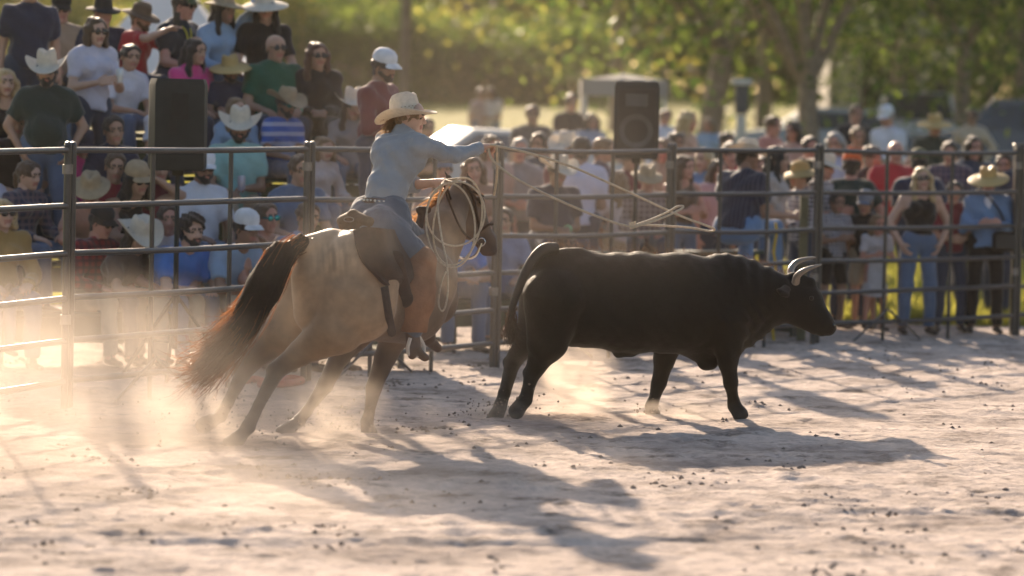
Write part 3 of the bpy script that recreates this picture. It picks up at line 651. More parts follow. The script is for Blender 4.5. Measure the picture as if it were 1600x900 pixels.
# olive wooden post, yellow ratchet strap and red hose
_c = P(1257, 308, 34.3); t = thing('wooden_post', (_c[0], _c[1], 0), 'square olive wooden post just behind the fence joint', 'post')
MB().box(V(_c[0], _c[1], _c[2] / 2), (.085, .085, _c[2]), bev=.008).build('post', mat('olive_wood', (.14, .125, .07), .8, .25, 6, .4, 30), t)
MB().box(V(_c[0], _c[1], _c[2] + .012), (.1, .1, .025), bev=.006).build('post_cap', mat('pale_wood', (.35, .3, .22), .8), t)
_c = P(1212, 350, 34.0); s = MB()
for i, z in enumerate(np.linspace(_c[2], .02, 16)): pass
q = [(_c[0] + .012 * math.sin(k * 1.7), _c[1], _c[2] * (1 - k / 12) + .01) for k in range(13)]
o = s.tube(spline(q, 3), .016, 6).build('strap', mat('yellow_webbing', (.55, .36, .03), .7), origin=(_c[0], _c[1], 0)); tag(o, 'yellow webbing strap hanging below the seated man in blue jeans', 'strap')
q = [P(378, 604, 27.6), P(400, 600, 27.7), P(425, 606, 27.5), P(450, 598, 27.9), P(472, 603, 27.8), P(440, 610, 27.3), P(405, 609, 27.4)]
q = [V(a[0], a[1], .03 + .012 * (i % 2)) for i, a in enumerate(q)]
o = MB().tube(spline(q, 6), .028, 8).build('hose', mat('red_rubber', (.42, .05, .03), .5), origin=q[0]); tag(o, 'loop of red hose lying on the sand under the fence', 'hose')

# ================================================================ PEOPLE
EYE = mat('eye', (.09, .065, .05), .3); LIP = mat('lips', (.38, .16, .13), .5); BROW = mat('brow', (.06, .04, .03), .9); SHOE = mat('shoe_leather', (.07, .05, .04), .5)
def skin(t):
    c = {'fair': (.52, .33, .25), 'tan': (.42, .25, .175), 'brown': (.28, .16, .11), 'red': (.48, .25, .19)}[t]
    return mat('skin_' + t, c, .5, .08, 12, .15, 90, spec=.35)
def wob(a=.006, s=26., seed=0.):
    return lambda X: a * (np.sin(X[..., 0] * s + seed) * np.sin(X[..., 1] * s * 1.1 + 1.3 * seed) + np.sin(X[..., 2] * s * .8 + 2 * X[..., 0] * s * .3 + seed))
def head_prims():
    p = [cap((0, -.015, .035), (0, .025, .035), .078, .08), cap((0, -.035, .0), (0, -.042, -.055), .056, .048), cap((0, -.02, -.03), (0, .02, -.02), .06), ball((0, -.045, -.078), .036),
         cap((-.028, -.06, -.022), (.028, -.06, -.022), .03), cap((-.032, -.078, .028), (.032, -.078, .028), .015, g=0), cap((-.036, -.09, .034), (-.016, -.094, .033), .006, g=3, k=.004), cap((.016, -.094, .033), (.036, -.09, .034), .006, g=3, k=.004),
         cap((0, -.09, .012), (0, -.106, -.02), .009, .014, k=.01), cap((-.012, -.096, -.024), (.012, -.096, -.024), .009, k=.008),
         cap((-.02, -.086, -.05), (.02, -.086, -.05), .008, g=2, k=.006), cap((-.017, -.085, -.06), (.017, -.085, -.06), .009, g=2, k=.006), ball((0, -.079, -.088), .02),
         cap((-.078, .012, .012), (-.08, .01, -.02), .02, .014, flat=((1, 0, 0), .45), k=.01), cap((.078, .012, .012), (.08, .01, -.02), .02, .014, flat=((1, 0, 0), .45), k=.01),
         ball((-.031, -.080, .013), .0115, g=1, k=.003), ball((.031, -.080, .013), .0115, g=1, k=.003), cap((0, .02, -.05), (0, .03, -.13), .054, .056)]
    return p
HEADV, HEADF, HEADG = sdf_mesh(head_prims(), .0075, .016)
def hand_prims(curl=.55, r=.0088):
    p = [cap((.0, 0, 0), (.03, 0, 0), .024, flat=((0, 0, 1), .75)), cap((.035, -.022, 0), (.085, -.027, 0), .021, .015, flat=((0, 0, 1), .8)), cap((.035, .02, 0), (.088, .024, 0), .022, .015, flat=((0, 0, 1), .8)), cap((.03, 0, 0), (.085, 0, 0), .02, .016, flat=((0, 0, 1), .8))]
    for i, (y, l) in enumerate(((.029, .072), (.0095, .08), (-.0105, .074), (-.0295, .058))):
        a = V(.09 - .002 * abs(i - 1), y, 0); ang = curl * .5; b = a + l * .45 * V(math.cos(ang), .04 * (1.5 - i), -math.sin(ang)); c = b + l * .32 * V(math.cos(ang * 2.4), 0, -math.sin(ang * 2.4)); e = c + l * .25 * V(math.cos(ang * 3.6), 0, -math.sin(ang * 3.6))
        p += [cap(a, b, r * 1.08, r, k=.006), cap(b, c, r, r * .92, k=.004), cap(c, e, r * .92, r * .78, k=.004)]
    a = V(.022, .024, -.005); b = V(.05, .05, -.018); c = V(.075, .056, -.028); p += [cap(a, b, .015, .0115, k=.012), cap(b, c, .0115, .009, k=.004)]
    return p
HANDV, HANDF, _ = sdf_mesh(hand_prims(), .0078, .01)
FISTV, FISTF, _ = sdf_mesh(hand_prims(1.5), .0078, .01)
def hand_xf(verts, wrist, dirn, palm, side, s=1.):
    X = nrm(dirn); Z = -nrm(palm - X * (palm @ X)); Y = np.cross(Z, X)
    v = verts.copy(); v[:, 1] *= side
    return wrist + s * (v[:, :1] * X + v[:, 1:2] * Y + v[:, 2:] * Z)

# hair, hats, glasses: each built once round a head at the origin that looks along -y
def _hair(kind):
    cut = [cap((0, -.12, -.03), (0, -.115, .035), .07), cap((0, -.1, -.12), (0, -.05, -.16), .07)]
    cr = [cap((0, -.018, .045), (0, .032, .042), .083, .087), cap((-.06, .02, .0), (.06, .02, .0), .03), cap((0, .05, .0), (0, .05, -.04), .055)]
    w = wob(.004, 95, .4)
    if kind == 'short': return cr, cut, w
    if kind == 'curly': return [cap((0, -.02, .065), (0, .035, .06), .09, .092), cap((-.07, .015, .0), (.07, .015, .0), .035), cap((0, .06, .01), (0, .055, -.05), .06)], cut, wob(.010, 120, 1.)
    if kind == 'long': return cr + [cap((-.078, -.01, .02), (-.095, -.02, -.22), .03, .034), cap((.078, -.01, .02), (.095, -.02, -.22), .03, .034), cap((-.03, .07, .0), (-.04, .1, -.27), .06, .05), cap((.03, .07, .0), (.04, .1, -.27), .06, .05)], cut, wob(.005, 70, .2)
    if kind == 'bob': return cr + [cap((-.08, .0, .02), (-.085, -.01, -.1), .034, .036), cap((.08, .0, .02), (.085, -.01, -.1), .034, .036), cap((-.03, .06, .0), (.03, .07, -.1), .065, .06)], cut, wob(.006, 70, .2)
    if kind == 'tail': return cr + [cap((0, .09, .02), (0, .13, -.03), .03), cap((0, .13, -.03), (.01, .11, -.2), .032, .015)], cut, w
    if kind == 'bald': return [cap((-.062, .03, -.01), (.062, .03, -.01), .032), cap((0, .06, .0), (0, .055, -.03), .05)], cut + [ball((0, 0, .1), .09)], w
    if kind == 'beard': return [cap((-.055, -.02, -.04), (0, -.066, -.085), .026, .034), cap((.055, -.02, -.04), (0, -.066, -.085), .026, .034), cap((-.022, -.086, -.04), (.022, -.086, -.04), .011)], [cap((-.012, -.11, -.055), (.012, -.11, -.055), .013)], wob(.003, 120, .3)
HAIRM = {}
def hairmesh(kind):
    if kind not in HAIRM:
        pr, ct, w = _hair(kind.split('_')[0]); ct = ct + ([cap((-.2, 0, .2), (.2, 0, .2), .14), cap((-.2, -.1, .2), (.2, -.1, .2), .14), cap((-.2, .1, .2), (.2, .1, .2), .14)] if kind.endswith('_h') else [])
        v, f, _ = sdf_mesh(pr, .0095, .02, noise=w, sub=ct); HAIRM[kind] = (v, f)
    return HAIRM[kind]
def cowboy_hat(cw=.088, bw=.115, hgt=.125, curl=.075, droop=.02, flop=0.):
    """brim with curled sides, tall creased crown; returns one skin with thickness"""
    n = 40; v = []; rings = []
    def pt(a, r, z): return (r * math.cos(a) * .93, r * math.sin(a) * 1.12, z)
    prof = [(cw + bw, 'b'), (cw + bw * .97, 'b'), (cw + bw * .7, 'b'), (cw + bw * .4, 'b'), (cw + .012, 'b'), (cw, 'c0'), (cw * .985, 'c1'), (cw * .95, 'c2'), (cw * .88, 'c3'), (cw * .74, 'c4'), (cw * .45, 'c5'), (.004, 'c6')]
    zz = {'c0': .012, 'c1': .04, 'c2': .08, 'c3': .108, 'c4': .122, 'c5': .118, 'c6': .108}
    for r, kd in prof:
        for k in range(n):
            a = 2 * math.pi * k / n; x, y = math.cos(a), math.sin(a)
            if kd == 'b':
                t = (r - cw) / bw; z = curl * t * t * abs(x) ** 2.2 - droop * t * abs(y) ** 2 - flop * t * t * .06; rr = r * (1 - .10 * t * abs(x) ** 3 * (curl / .075))
            else:
                z = zz[kd] * hgt / .125; rr = r; h = zz[kd] / .122
                if kd in ('c3', 'c4', 'c5', 'c6'):
                    lx = rr * x; z -= .022 * math.exp(-(lx / .024) ** 2) * (1 if kd != 'c3' else .3); z += .010 * (rr * -y) / cw + .006 * (abs(x) if kd == 'c4' else 0)
                if y < -.35 and h > .3: rr *= 1 - .09 * h * math.exp(-((abs(x) - .62) / .3) ** 2)
            v.append(pt(a, rr, z))
        rings.append(kd)
    m = len(prof); v += [(x * .995, y * .995, z - .006) for x, y, z in v[:5 * n]] ; f = []
    for i in range(m - 1): f += [(i * n + k, i * n + (k + 1) % n, (i + 1) * n + (k + 1) % n, (i + 1) * n + k) for k in range(n)]
    o = m * n
    for i in range(4): f += [(o + i * n + (k + 1) % n, o + i * n + k, o + (i + 1) * n + k, o + (i + 1) * n + (k + 1) % n) for k in range(n)]
    f += [((k + 1) % n, k, o + k, o + (k + 1) % n) for k in range(n)]
    return v, f
HATS = {}
def hatmesh(kind, m):
    key = (kind, m.name)
    if key in HATS: return HATS[key]
    if kind == 'cap' or kind == 'capback':
        v, f = [], []; n = 24
        prof = [(.091, .0), (.092, .03), (.084, .065), (.06, .09), (.03, .102), (.002, .105)]
        s = MB().lathe(prof, n, Matrix.Diagonal((.97, 1.1, 1., 1.)))
        q = []; nb = 9
        for i in range(4):
            t = i / 3
            for k in range(nb):
                a = math.pi * (k / (nb - 1)); x = -math.cos(a); q.append((x * .078, -.085 - math.sin(a) * .085 * t, .012 - .018 * t - .014 * x * x))
        q2 = [(x, y, z - .005) for x, y, z in q]
        g = [(i * nb + k, i * nb + k + 1, (i + 1) * nb + k + 1, (i + 1) * nb + k) for i in range(3) for k in range(nb - 1)]
        s.add(q, g); s.add(q2, [t[::-1] for t in g]); s.lathe([(.008, .105), (.006, .111), (0, .112)], 8)
        me = mesh_np('cap', np.array(s.v), s.f, [m])
    elif kind == 'sun':
        v, f = cowboy_hat(.088, .13, .105, .0, .0, .55); me = mesh_np('hat', np.array(v), f, [m])
    elif kind == 'old':
        v, f = cowboy_hat(.09, .085, .1, .02, .0, .5); me = mesh_np('hat', np.array(v), f, [m])
    else:
        v, f = cowboy_hat(); me = mesh_np('hat', np.array(v), f, [m])
    HATS[key] = me; return me
_s = MB()
for sx in (-1, 1):
    Mx = Matrix.Translation((sx * .033, -.104, .012)) @ Matrix.Rotation(math.pi / 2, 4, 'X') @ Matrix.Diagonal((1.15, .85, 1., 1.))
    _s.lathe([(.0, .004), (.02, .003), (.0265, -.001), (.024, -.006), (0, -.004)], 14, Mx)
    _s.box((sx * .072, -.05, .016), (.005, .1, .008)).box((sx * .055, -.098, .017), (.035, .012, .007))
_s.box((0, -.107, .016), (.02, .006, .006))
GLASSV, GLASSF = np.array(_s.v), _s.f
GLM = {'dark': mat('dark_lens', (.012, .012, .014), .12, spec=.7), 'teal': mat('teal_mirror', (.03, .30, .30), .15, metal=.6, spec=.8)}
_glm = {}
HATC = {'cream': translucent('straw_cream', (.74, .67, .56), (.66, .56, .43), .26, .8, .12, 40), 'white': mat('felt_white', (.68, .63, .55), .85, .08, 20, .2, 90), 'straw': translucent('straw_yellow', (.55, .40, .17), (.55, .36, .12), .3), 'tan': mat('felt_tan', (.36, .27, .17), .85, .15, 20, .2, 90),
        'brown': mat('felt_brown', (.13, .085, .055), .85, .15, 20, .2, 90), 'black': mat('felt_black', (.02, .02, .022), .85), 'navy': mat('cap_navy', (.03, .035, .06), .8), 'bluegrey': mat('cap_bluegrey', (.16, .19, .24), .8), 'capwhite': mat('cap_white', (.68, .68, .70), .8), 'orange': mat('cap_orange', (.62, .12, .035), .8), 'camo': mat('cap_camo', (.07, .085, .04), .8, .6, 40)}
HAIRC = {'black': (.012, .010, .010), 'dark': (.03, .02, .014), 'brown': (.085, .05, .028), 'light': (.20, .125, .065), 'blond': (.50, .36, .19), 'grey': (.3, .28, .26), 'red': (.10, .045, .025)}
def hairmat(c): return mat('hair_' + c, HAIRC[c], .5, .35, 60, .6, 150, sheen=.12)

SEATED = ('sit', 'lean', 'lap', 'lturn')
def pose_joints(pose, g=1.):
    J = {}
    if pose in SEATED:                                       # sit, lean, lap ... origin on the seat
        L = R({'sit': 7, 'lean': 36, 'lap': 12, 'lturn': 18}.get(pose, 10)); J['pelvis'] = V(0, 0, .105)
        for s in (-1, 1): J['hip', s] = V(s * .09, -.02, .10); J['knee', s] = V(s * .15, -.43, .10); J['ankle', s] = V(s * .14, -.46, -.33)
    else:
        L = R(3); J['pelvis'] = V(0, 0, .93)
        for s in (-1, 1): J['hip', s] = V(s * .09, 0, .9); J['knee', s] = V(s * .115, -.03 - .02 * s, .49); J['ankle', s] = V(s * .13, .02 - .03 * s, .085)
    u = V(0, -math.sin(L), math.cos(L)); J['u'] = u; J['f'] = V(0, -math.cos(L), -math.sin(L))
    J['chest'] = J['pelvis'] + u * .34; J['neck'] = J['pelvis'] + u * .50; J['head'] = J['neck'] + V(0, -.035 - .05 * math.sin(L), .125)
    for s in (-1, 1): J['sh', s] = J['neck'] - u * .078 + V(s * .168, 0, 0)
    sh, pv = J['sh', 1], J['pelvis']; T = {}
    for s in (-1, 1):
        hint = V(s * .5, .6, -.4)
        if pose == 'sit': t = V(s * .14, -.34, .21)
        elif pose == 'lap': t = V(s * .05, -.30, .22)
        elif pose == 'lean': t = V(s * .07, -.56, .20); hint = V(s * .7, .1, -.8)
        elif pose == 'lturn': t = V(s * .10, -.40, .21)
        elif pose == 'cross': t = V(s * .05, -.24, pv[2] + .12)
        elif pose == 'pocket': t = V(s * .20, -.07, pv[2] - .03); hint = V(s * 1., .5, 0)
        elif pose == 'hold': t = V(s * .10, -.28, pv[2] + .20)
        else: t = V(s * .26, -.04, pv[2] - .16); hint = V(s * .3, 1, 0)
        T[s] = (t, hint)
    return J, T
def person(px, py, d, az, pose, shirt, pants, lab, k=None, hat=None, hatc='cream', hair='short', hairc='dark', sk='tan', glasses=None, beard=False, sleeve='short', turn=0., down=6., rh=None, lh=None, girth=1., row=None, bl=0, legs='long', h=.021, group='spectators on the bleachers', female=False, hroll=0., extra=None, shoes=True, zg=None):
    """px, py: middle of the head in the picture; bl picks a bleacher for seated people, else they stand on the ground"""
    rr = random.Random(int(px * 13 + py * 5))
    if pose == 'stand': pose = rr.choice(('stand', 'pocket', 'hold', 'cross', 'cross', 'stand'))
    turn += rr.uniform(-16, 16); az += rr.uniform(-8, 8); hroll += rr.uniform(-5, 5); down += rr.uniform(-4, 6)
    J, T = pose_joints(pose); a = R(az); ca, sa = math.cos(a), math.sin(a)
    rot = lambda v: V(v[0] * ca - v[1] * sa, v[0] * sa + v[1] * ca, v[2])
    seated = pose in SEATED
    if seated and bl is not None:
        o, u, nn, rows = ((BL_O, BL_U, BL_N, ROWS), (BR_O, BR_U, BR_N, ROWS2))[bl]; best = None
        for i, z in enumerate(rows):
            if row is not None and i != row: continue
            dd = 30.
            for _ in range(12):
                hw = P(px, py, dd); kk = (k or 1.); base = hw - rot(J['head']) * kk
                dd += (PITCHROW * i - (base - o) @ nn) / nn[1] * .9
            hw = P(px, py, dd); kk = (hw[2] - z) / J['head'][2]
            if best is None or abs(kk - 1) < abs(best[0] - 1): best = (kk, i, dd, z)
        kk, i, dd, z = best; K = k or float(np.clip(kk, .82, 1.13)); hw = P(px, py, dd); base = hw - rot(J['head']) * K; base[2] = z + .002
    elif bl is not None and bl >= 10:                          # standing on a plank of the tall bleachers
        i = bl - 10; dd = 30.
        for _ in range(12):
            hw = P(px, py, dd); base = hw - rot(J['head']) * (k or 1.); dd += (PITCHROW * i - .34 - (base - BL_O) @ BL_N) / BL_N[1] * .9
        z = ROWS[i - 1] - .008 if i else 0.
        K = k or float(np.clip((hw[2] - z) / J['head'][2], .85, 1.15)); base = hw - rot(J['head']) * K; base[2] = z
    else:
        hw = P(px, py, d); z = zg if zg is not None else terrain(d); K = k or float(np.clip((hw[2] - z) / J['head'][2], .6, 1.16)); base = hw - rot(J['head']) * K; base[2] = z
        if seated: base[2] = hw[2] - J['head'][2] * K
    girth = girth * (.92 if female else 1.)
    # arms
    for s in (-1, 1):
        t, hint = T[s]; ov = rh if s == -1 else lh
        if ov is not None: t = J['sh', s] + V(*ov); hint = V(s * .5, .35, -.8)
        e, w = ik(J['sh', s], t, .285, .25, hint); J['el', s] = e; J['wr', s] = w
    u, f, pv, ch, nk = J['u'], J['f'], J['pelvis'], J['chest'], J['neck']; X = V(1, 0, 0)
    cx = .10 * (.9 if female else 1)
    def torso(gr, inf):
        pr = [cap(ch - X * cx, ch + X * cx, .118 * gr + inf, flat=(f, .88)), cap(ch - u * .02, pv + u * .05, .135 * gr + inf, .138 * gr + inf, flat=(f, .85)), cap(pv - X * .075, pv + X * .075, .118 * gr + inf, flat=(f, .92)),
              cap(nk - u * .03, J['sh', 1], .058 + inf, .060 + inf), cap(nk - u * .03, J['sh', -1], .058 + inf, .060 + inf)]
        if female: pr += [ball(ch + f * .085 + X * .07 + u * .0, .062 + inf), ball(ch + f * .085 - X * .07, .062 + inf)]
        if girth > 1.1: pr.append(ball(pv + u * .14 + f * .07, .14 * gr + inf))
        return pr
    body = torso(girth * .93, -.012) + [cap(nk - u * .05, J['head'] + V(0, .03, -.07), .06, .053)]
    for s in (-1, 1):
        body += [cap(J['sh', s], J['el', s], .05 * girth, .041), cap(J['el', s], J['wr', s], .041, .027, k=.015)]
        hp, kn, an = J['hip', s], J['knee', s], J['ankle', s]
        body += [cap(hp, kn, .078, .052), cap(kn, an, .054, .036)]
        body += [cap(an + V(0, .03, -.045), an + V(s * .02, -.15, -.06), .042, .034, g=4, flat=((0, 0, 1), .8))]
    bv, bf, bg = sdf_mesh(body, h, .03)
    hk = (.5 + .5 / K); kh = hk
    HM = Matrix.Translation(Vector(J['head'])) @ Matrix.Rotation(R(turn), 4, 'Z') @ Matrix.Rotation(R(down), 4, 'X') @ Matrix.Rotation(R(hroll), 4, 'Y') @ Matrix.Diagonal((kh * 1.02 * (1 + .05 * math.sin(px * 1.7)), kh * 1.02, kh * 1.02 * (1 + .05 * math.sin(px * 2.3 + 1)), 1.))
    hmn = np.array(HM); hv = HEADV @ hmn[:3, :3].T + hmn[:3, 3]
    vs, fs, gs = [bv, hv], [bf, HEADF + len(bv)], [bg, HEADG]; off = len(bv) + len(hv)
    for s in (-1, 1):
        dr = nrm(J['wr', s] - J['el', s]); palm = V(0, .2, -1) if seated else V(-s * 1., .2, -.1)
        v = hand_xf(HANDV, J['wr', s] - dr * .012, dr, palm, -s); vs.append(v); fs.append((HANDF if s == -1 else HANDF[:, ::-1]) + off); gs.append(np.zeros(len(HANDF), int)); off += len(v)
    S = skin(sk)
    me = mesh_np('person', np.vstack(vs), np.vstack(fs), [S, EYE, LIP, BROW, SHOE], np.concatenate(gs))
    o = link('person', me); o.location = base; o.rotation_euler = (0, 0, a); o.scale = (K, K, K); tag(o, lab, 'person', group)
    # clothes
    if shirt is not None:
        pr = torso(girth, .008); inf = .014; pr[1:3] = [cap(ch - u * .02, pv - u * .035, .135 * girth + .008, .152 * girth + .016, flat=(f, .9), cut=True)] if sleeve != 'tank' else [cap(ch - u * .02, pv + u * .075, .135 * girth + .008, .136 * girth + .010, flat=(f, .87), cut=True)]
        for s in (-1, 1):
            if sleeve == 'tank': continue
            e, sh, w = J['el', s], J['sh', s], J['wr', s]
            if sleeve == 'short': pr.append(cap(sh, sh + (e - sh) * .72, .05 * girth + inf + .004, .046 * girth + inf + .004, cut=True))
            else:
                pr += [cap(sh, e, .05 * girth + inf, .043 + inf), cap(e, w, .043 + inf, .029 + inf, cut=True)]
        if legs == 'dress': pr += [cap(pv, pv - u * .42 + f * (.0 if not seated else .3), .14, .20, cut=True)]
        if sleeve == 'tank': pr = [cap(ch - X * cx * .8 - u * .05, ch + X * cx * .8 - u * .05, .118 * girth, flat=(f, .95))] + pr[1:2] + ([ball(ch + f * .087 + X * .07 - u * .01, .07), ball(ch + f * .087 - X * .07 - u * .01, .07)] if female else []) + [cap(ch + V(s * .09, 0, 0), nk - u * .005 + V(s * .085, 0, 0), .05, .062, flat=(X, .5)) for s in (-1, 1)]
        sv, sf, _ = sdf_mesh(pr, h, .03, noise=wob(.007, 31 + (px % 7) * 2, px * .1))
        link('shirt', mesh_np('shirt', sv, sf, [shirt]), o, local=Matrix())
    if legs != 'dress' and pants is not None:
        pr = [cap(pv - X * .075, pv + X * .075, .122 * girth + .006, flat=(f, .94))]
        for s in (-1, 1):
            hp, kn, an = J['hip', s], J['knee', s], J['ankle', s]
            if legs == 'shorts': pr.append(cap(hp, hp + (kn - hp) * .85, .092, .085, cut=True))
            else: pr += [cap(hp, kn, .094, .068), cap(kn, an, .068, .058, cut=True)]
        if seated: pr += [ball(pv + V(s * .07, .05, -.01), .105) for s in (-1, 1)]
        sv, sf, _ = sdf_mesh(pr, h, .03, noise=wob(.004, 30, px * .1 + 1))
        link('trousers', mesh_np('trousers', sv, sf, [pants]), o, local=Matrix())
    def headpiece(name, v, f, m, M=None, smooth=True):
        key = (name, m.name, len(v))
        if key not in _glm: _glm[key] = mesh_np(name, v, f, [m], smooth=smooth)
        return link(name, _glm[key], o, local=HM @ (M or Matrix()))
    if hair: v, fc = hairmesh(hair + ('_h' if hat else '')); headpiece('hair', v, fc, hairmat(hairc))
    if beard: v, fc = hairmesh('beard'); headpiece('beard', v, fc, hairmat(hairc if hairc != 'blond' else 'light'))
    if glasses: headpiece('sunglasses', GLASSV, GLASSF, GLM[glasses])
    if hat:
        z = .062 if hat == 'cap' else .058
        M = Matrix.Translation((0, .008, z)) @ Matrix.Rotation(R(rr.uniform(-4, 4) + (4 if hat != 'cap' else 6)), 4, 'X') @ Matrix.Rotation(R(rr.uniform(-4, 4)), 4, 'Y') @ Matrix.Scale(1.06 if hat == 'cap' else 1.03, 4)
        link('cap' if hat == 'cap' else 'hat', hatmesh(hat, HATC[hatc]), o, local=HM @ M)
    if extra: extra(o, J)
    return o, J, base, rot, K

# ================================================================ THE HORSE
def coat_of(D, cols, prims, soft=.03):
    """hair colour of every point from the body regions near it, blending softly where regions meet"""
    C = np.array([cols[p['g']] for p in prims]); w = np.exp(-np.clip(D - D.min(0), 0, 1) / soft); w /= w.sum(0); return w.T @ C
H = lambda x, y, d: P(x, y, d)
HORSE_COAT = attr_mat('horse_coat', .6, .12, .35, .22, 150)
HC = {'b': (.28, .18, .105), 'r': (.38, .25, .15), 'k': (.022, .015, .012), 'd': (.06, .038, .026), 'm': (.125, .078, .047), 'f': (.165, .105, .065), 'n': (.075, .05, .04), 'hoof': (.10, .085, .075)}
def leg(pts, rs, gs, kk=.022):
    return [cap(H(*pts[i]), H(*pts[i + 1]), rs[i], rs[i + 1], g=gs[i], k=kk) for i in range(len(pts) - 1)]
def hoof(a, b, r0, r1): return [cap(H(*a), H(*b), r0, r1, g='hoof', k=.012)]
YAX = V(.56, .82, 0)
hp = []
# rump: two haunches, croup, dock
hp += [cap(H(560, 424, 23.27), H(556, 474, 23.25), .285, .275, 'r'), cap(H(492, 430, 23.62), H(486, 476, 23.62), .225, .215, 'b'), cap(H(528, 402, 23.36), H(585, 404, 23.66), .185, .2, 'r'), cap(H(512, 392, 23.32), H(474, 386, 23.2), .155, .075, 'r'), cap(H(506, 428, 23.3), H(505, 482, 23.32), .225, .205, 'r')]
# barrel, withers, chest
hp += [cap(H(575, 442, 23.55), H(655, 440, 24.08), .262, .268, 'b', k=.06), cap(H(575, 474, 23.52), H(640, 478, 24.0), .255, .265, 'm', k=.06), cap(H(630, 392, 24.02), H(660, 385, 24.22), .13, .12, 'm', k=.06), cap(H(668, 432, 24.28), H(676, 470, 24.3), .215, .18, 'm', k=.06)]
# near hind leg
hp += leg([(550, 462, 23.2), (528, 512, 23.18), (470, 551, 23.26), (433, 578, 23.3), (405, 632, 23.2), (388, 667, 23.13)], [.245, .18, .088, .058, .037, .046], 'bbdkk')
hp += [cap(H(441, 572, 23.33), H(424, 578, 23.3), .045, .036, 'k', k=.02)] + leg([(388, 667, 23.13), (374, 684, 23.1)], [.044, .042], 'k') + hoof((376, 682, 23.1), (360, 696, 23.08), .047, .062)
# far hind leg
hp += leg([(486, 465, 23.65), (440, 520, 23.66), (402, 556, 23.72), (380, 582, 23.75), (356, 630, 23.62), (344, 650, 23.56)], [.2, .14, .078, .056, .036, .045], 'bddkk')
hp += [cap(H(388, 574, 23.8), H(371, 577, 23.75), .043, .034, 'k', k=.02)] + leg([(344, 650, 23.56), (332, 659, 23.5)], [.042, .04], 'k') + hoof((334, 656, 23.5), (318, 665, 23.46), .045, .058)
# far fore leg
hp += leg([(600, 470, 24.35), (560, 520, 24.36), (530, 558, 24.32), (508, 602, 24.22), (480, 642, 24.14), (468, 657, 24.1)], [.15, .105, .07, .055, .035, .043], 'bddkk')
hp += leg([(468, 657, 24.1), (456, 667, 24.06)], [.04, .04], 'k') + hoof((458, 665, 24.06), (443, 676, 24.02), .044, .058)
# near fore leg
hp += leg([(640, 460, 24.02), (618, 520, 24.0), (603, 556, 24.02), (584, 606, 24.08), (577, 646, 24.12), (573, 658, 24.13)], [.165, .115, .075, .055, .036, .043], 'bddkk')
hp += leg([(573, 658, 24.13), (573, 667, 24.13)], [.04, .042], 'k') + hoof((573, 664, 24.13), (577, 677, 24.11), .045, .06)
# neck and head
hp += [cap(H(668, 400, 24.3), H(690, 360, 24.42), .185, .155, 'b', k=.05), cap(H(690, 360, 24.42), H(708, 322, 24.6), .15, .115, 'm', k=.05), cap(H(676, 430, 24.35), H(700, 370, 24.46), .14, .12, 'm', k=.05)]
hp += [cap(H(722, 305, 24.66), H(742, 338, 24.70), .078, .082, 'f', k=.04), cap(H(742, 338, 24.7), H(764, 374, 24.72), .072, .05, 'f', k=.03), cap(H(762, 372, 24.72), H(768, 391, 24.72), .05, .045, 'n', k=.03), cap(H(722, 347, 24.66), H(734, 358, 24.68), .092, .078, 'f', k=.03), cap(H(738, 360, 24.7), H(758, 392, 24.72), .05, .036, 'n', k=.03),
       ball(H(752, 313, 24.64), .03, 'f', k=.03), cap(H(717, 296, 24.62), H(735, 298, 24.7), .06, .055, 'f', k=.03)]
hp += [cap(H(734, 296, 24.68), H(733, 284, 24.67), .031, .03, 'f', flat=(V(.6, .8, 0), .5), k=.012), cap(H(733, 284, 24.67), H(729, 268, 24.66), .028, .007, 'k', flat=(V(.6, .8, 0), .5), k=.012),
       cap(H(708, 292, 24.78), H(701, 280, 24.8), .029, .027, 'f', flat=(V(.6, .8, 0), .5), k=.012), cap(H(701, 280, 24.8), H(695, 267, 24.8), .025, .006, 'k', flat=(V(.6, .8, 0), .5), k=.012)]
hv, hf, hd = sdf_mesh(hp, .0125, .03, noise=lambda X: .0025 * np.sin(X[..., 0] * 31) * np.sin(X[..., 1] * 27) * np.sin(X[..., 2] * 33), want='dist')
HORG = V(H(480, 690, 23.6)[0], 23.6, 0)
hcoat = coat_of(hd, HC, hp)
_q = hv - H(525, 405, 23.1); _m = np.exp(-(_q[:, 0] / .14) ** 2 - (_q[:, 2] / .11) ** 2 - (_q[:, 1] / .25) ** 2) * np.clip(.5 + .8 * np.sin(hv[:, 0] * 70 + 3 * np.sin(hv[:, 2] * 14)) + .5 * np.sin(hv[:, 0] * 163 + hv[:, 2] * 21), 0, 1)
hcoat *= (1 - .55 * _m)[:, None]                        # sweat-streaked dirt on the rump
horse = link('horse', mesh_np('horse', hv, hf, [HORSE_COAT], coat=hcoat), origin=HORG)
tag(horse, 'dusty buckskin horse with dark legs, mane and tail, leaning into a gallop under the rider', 'horse')
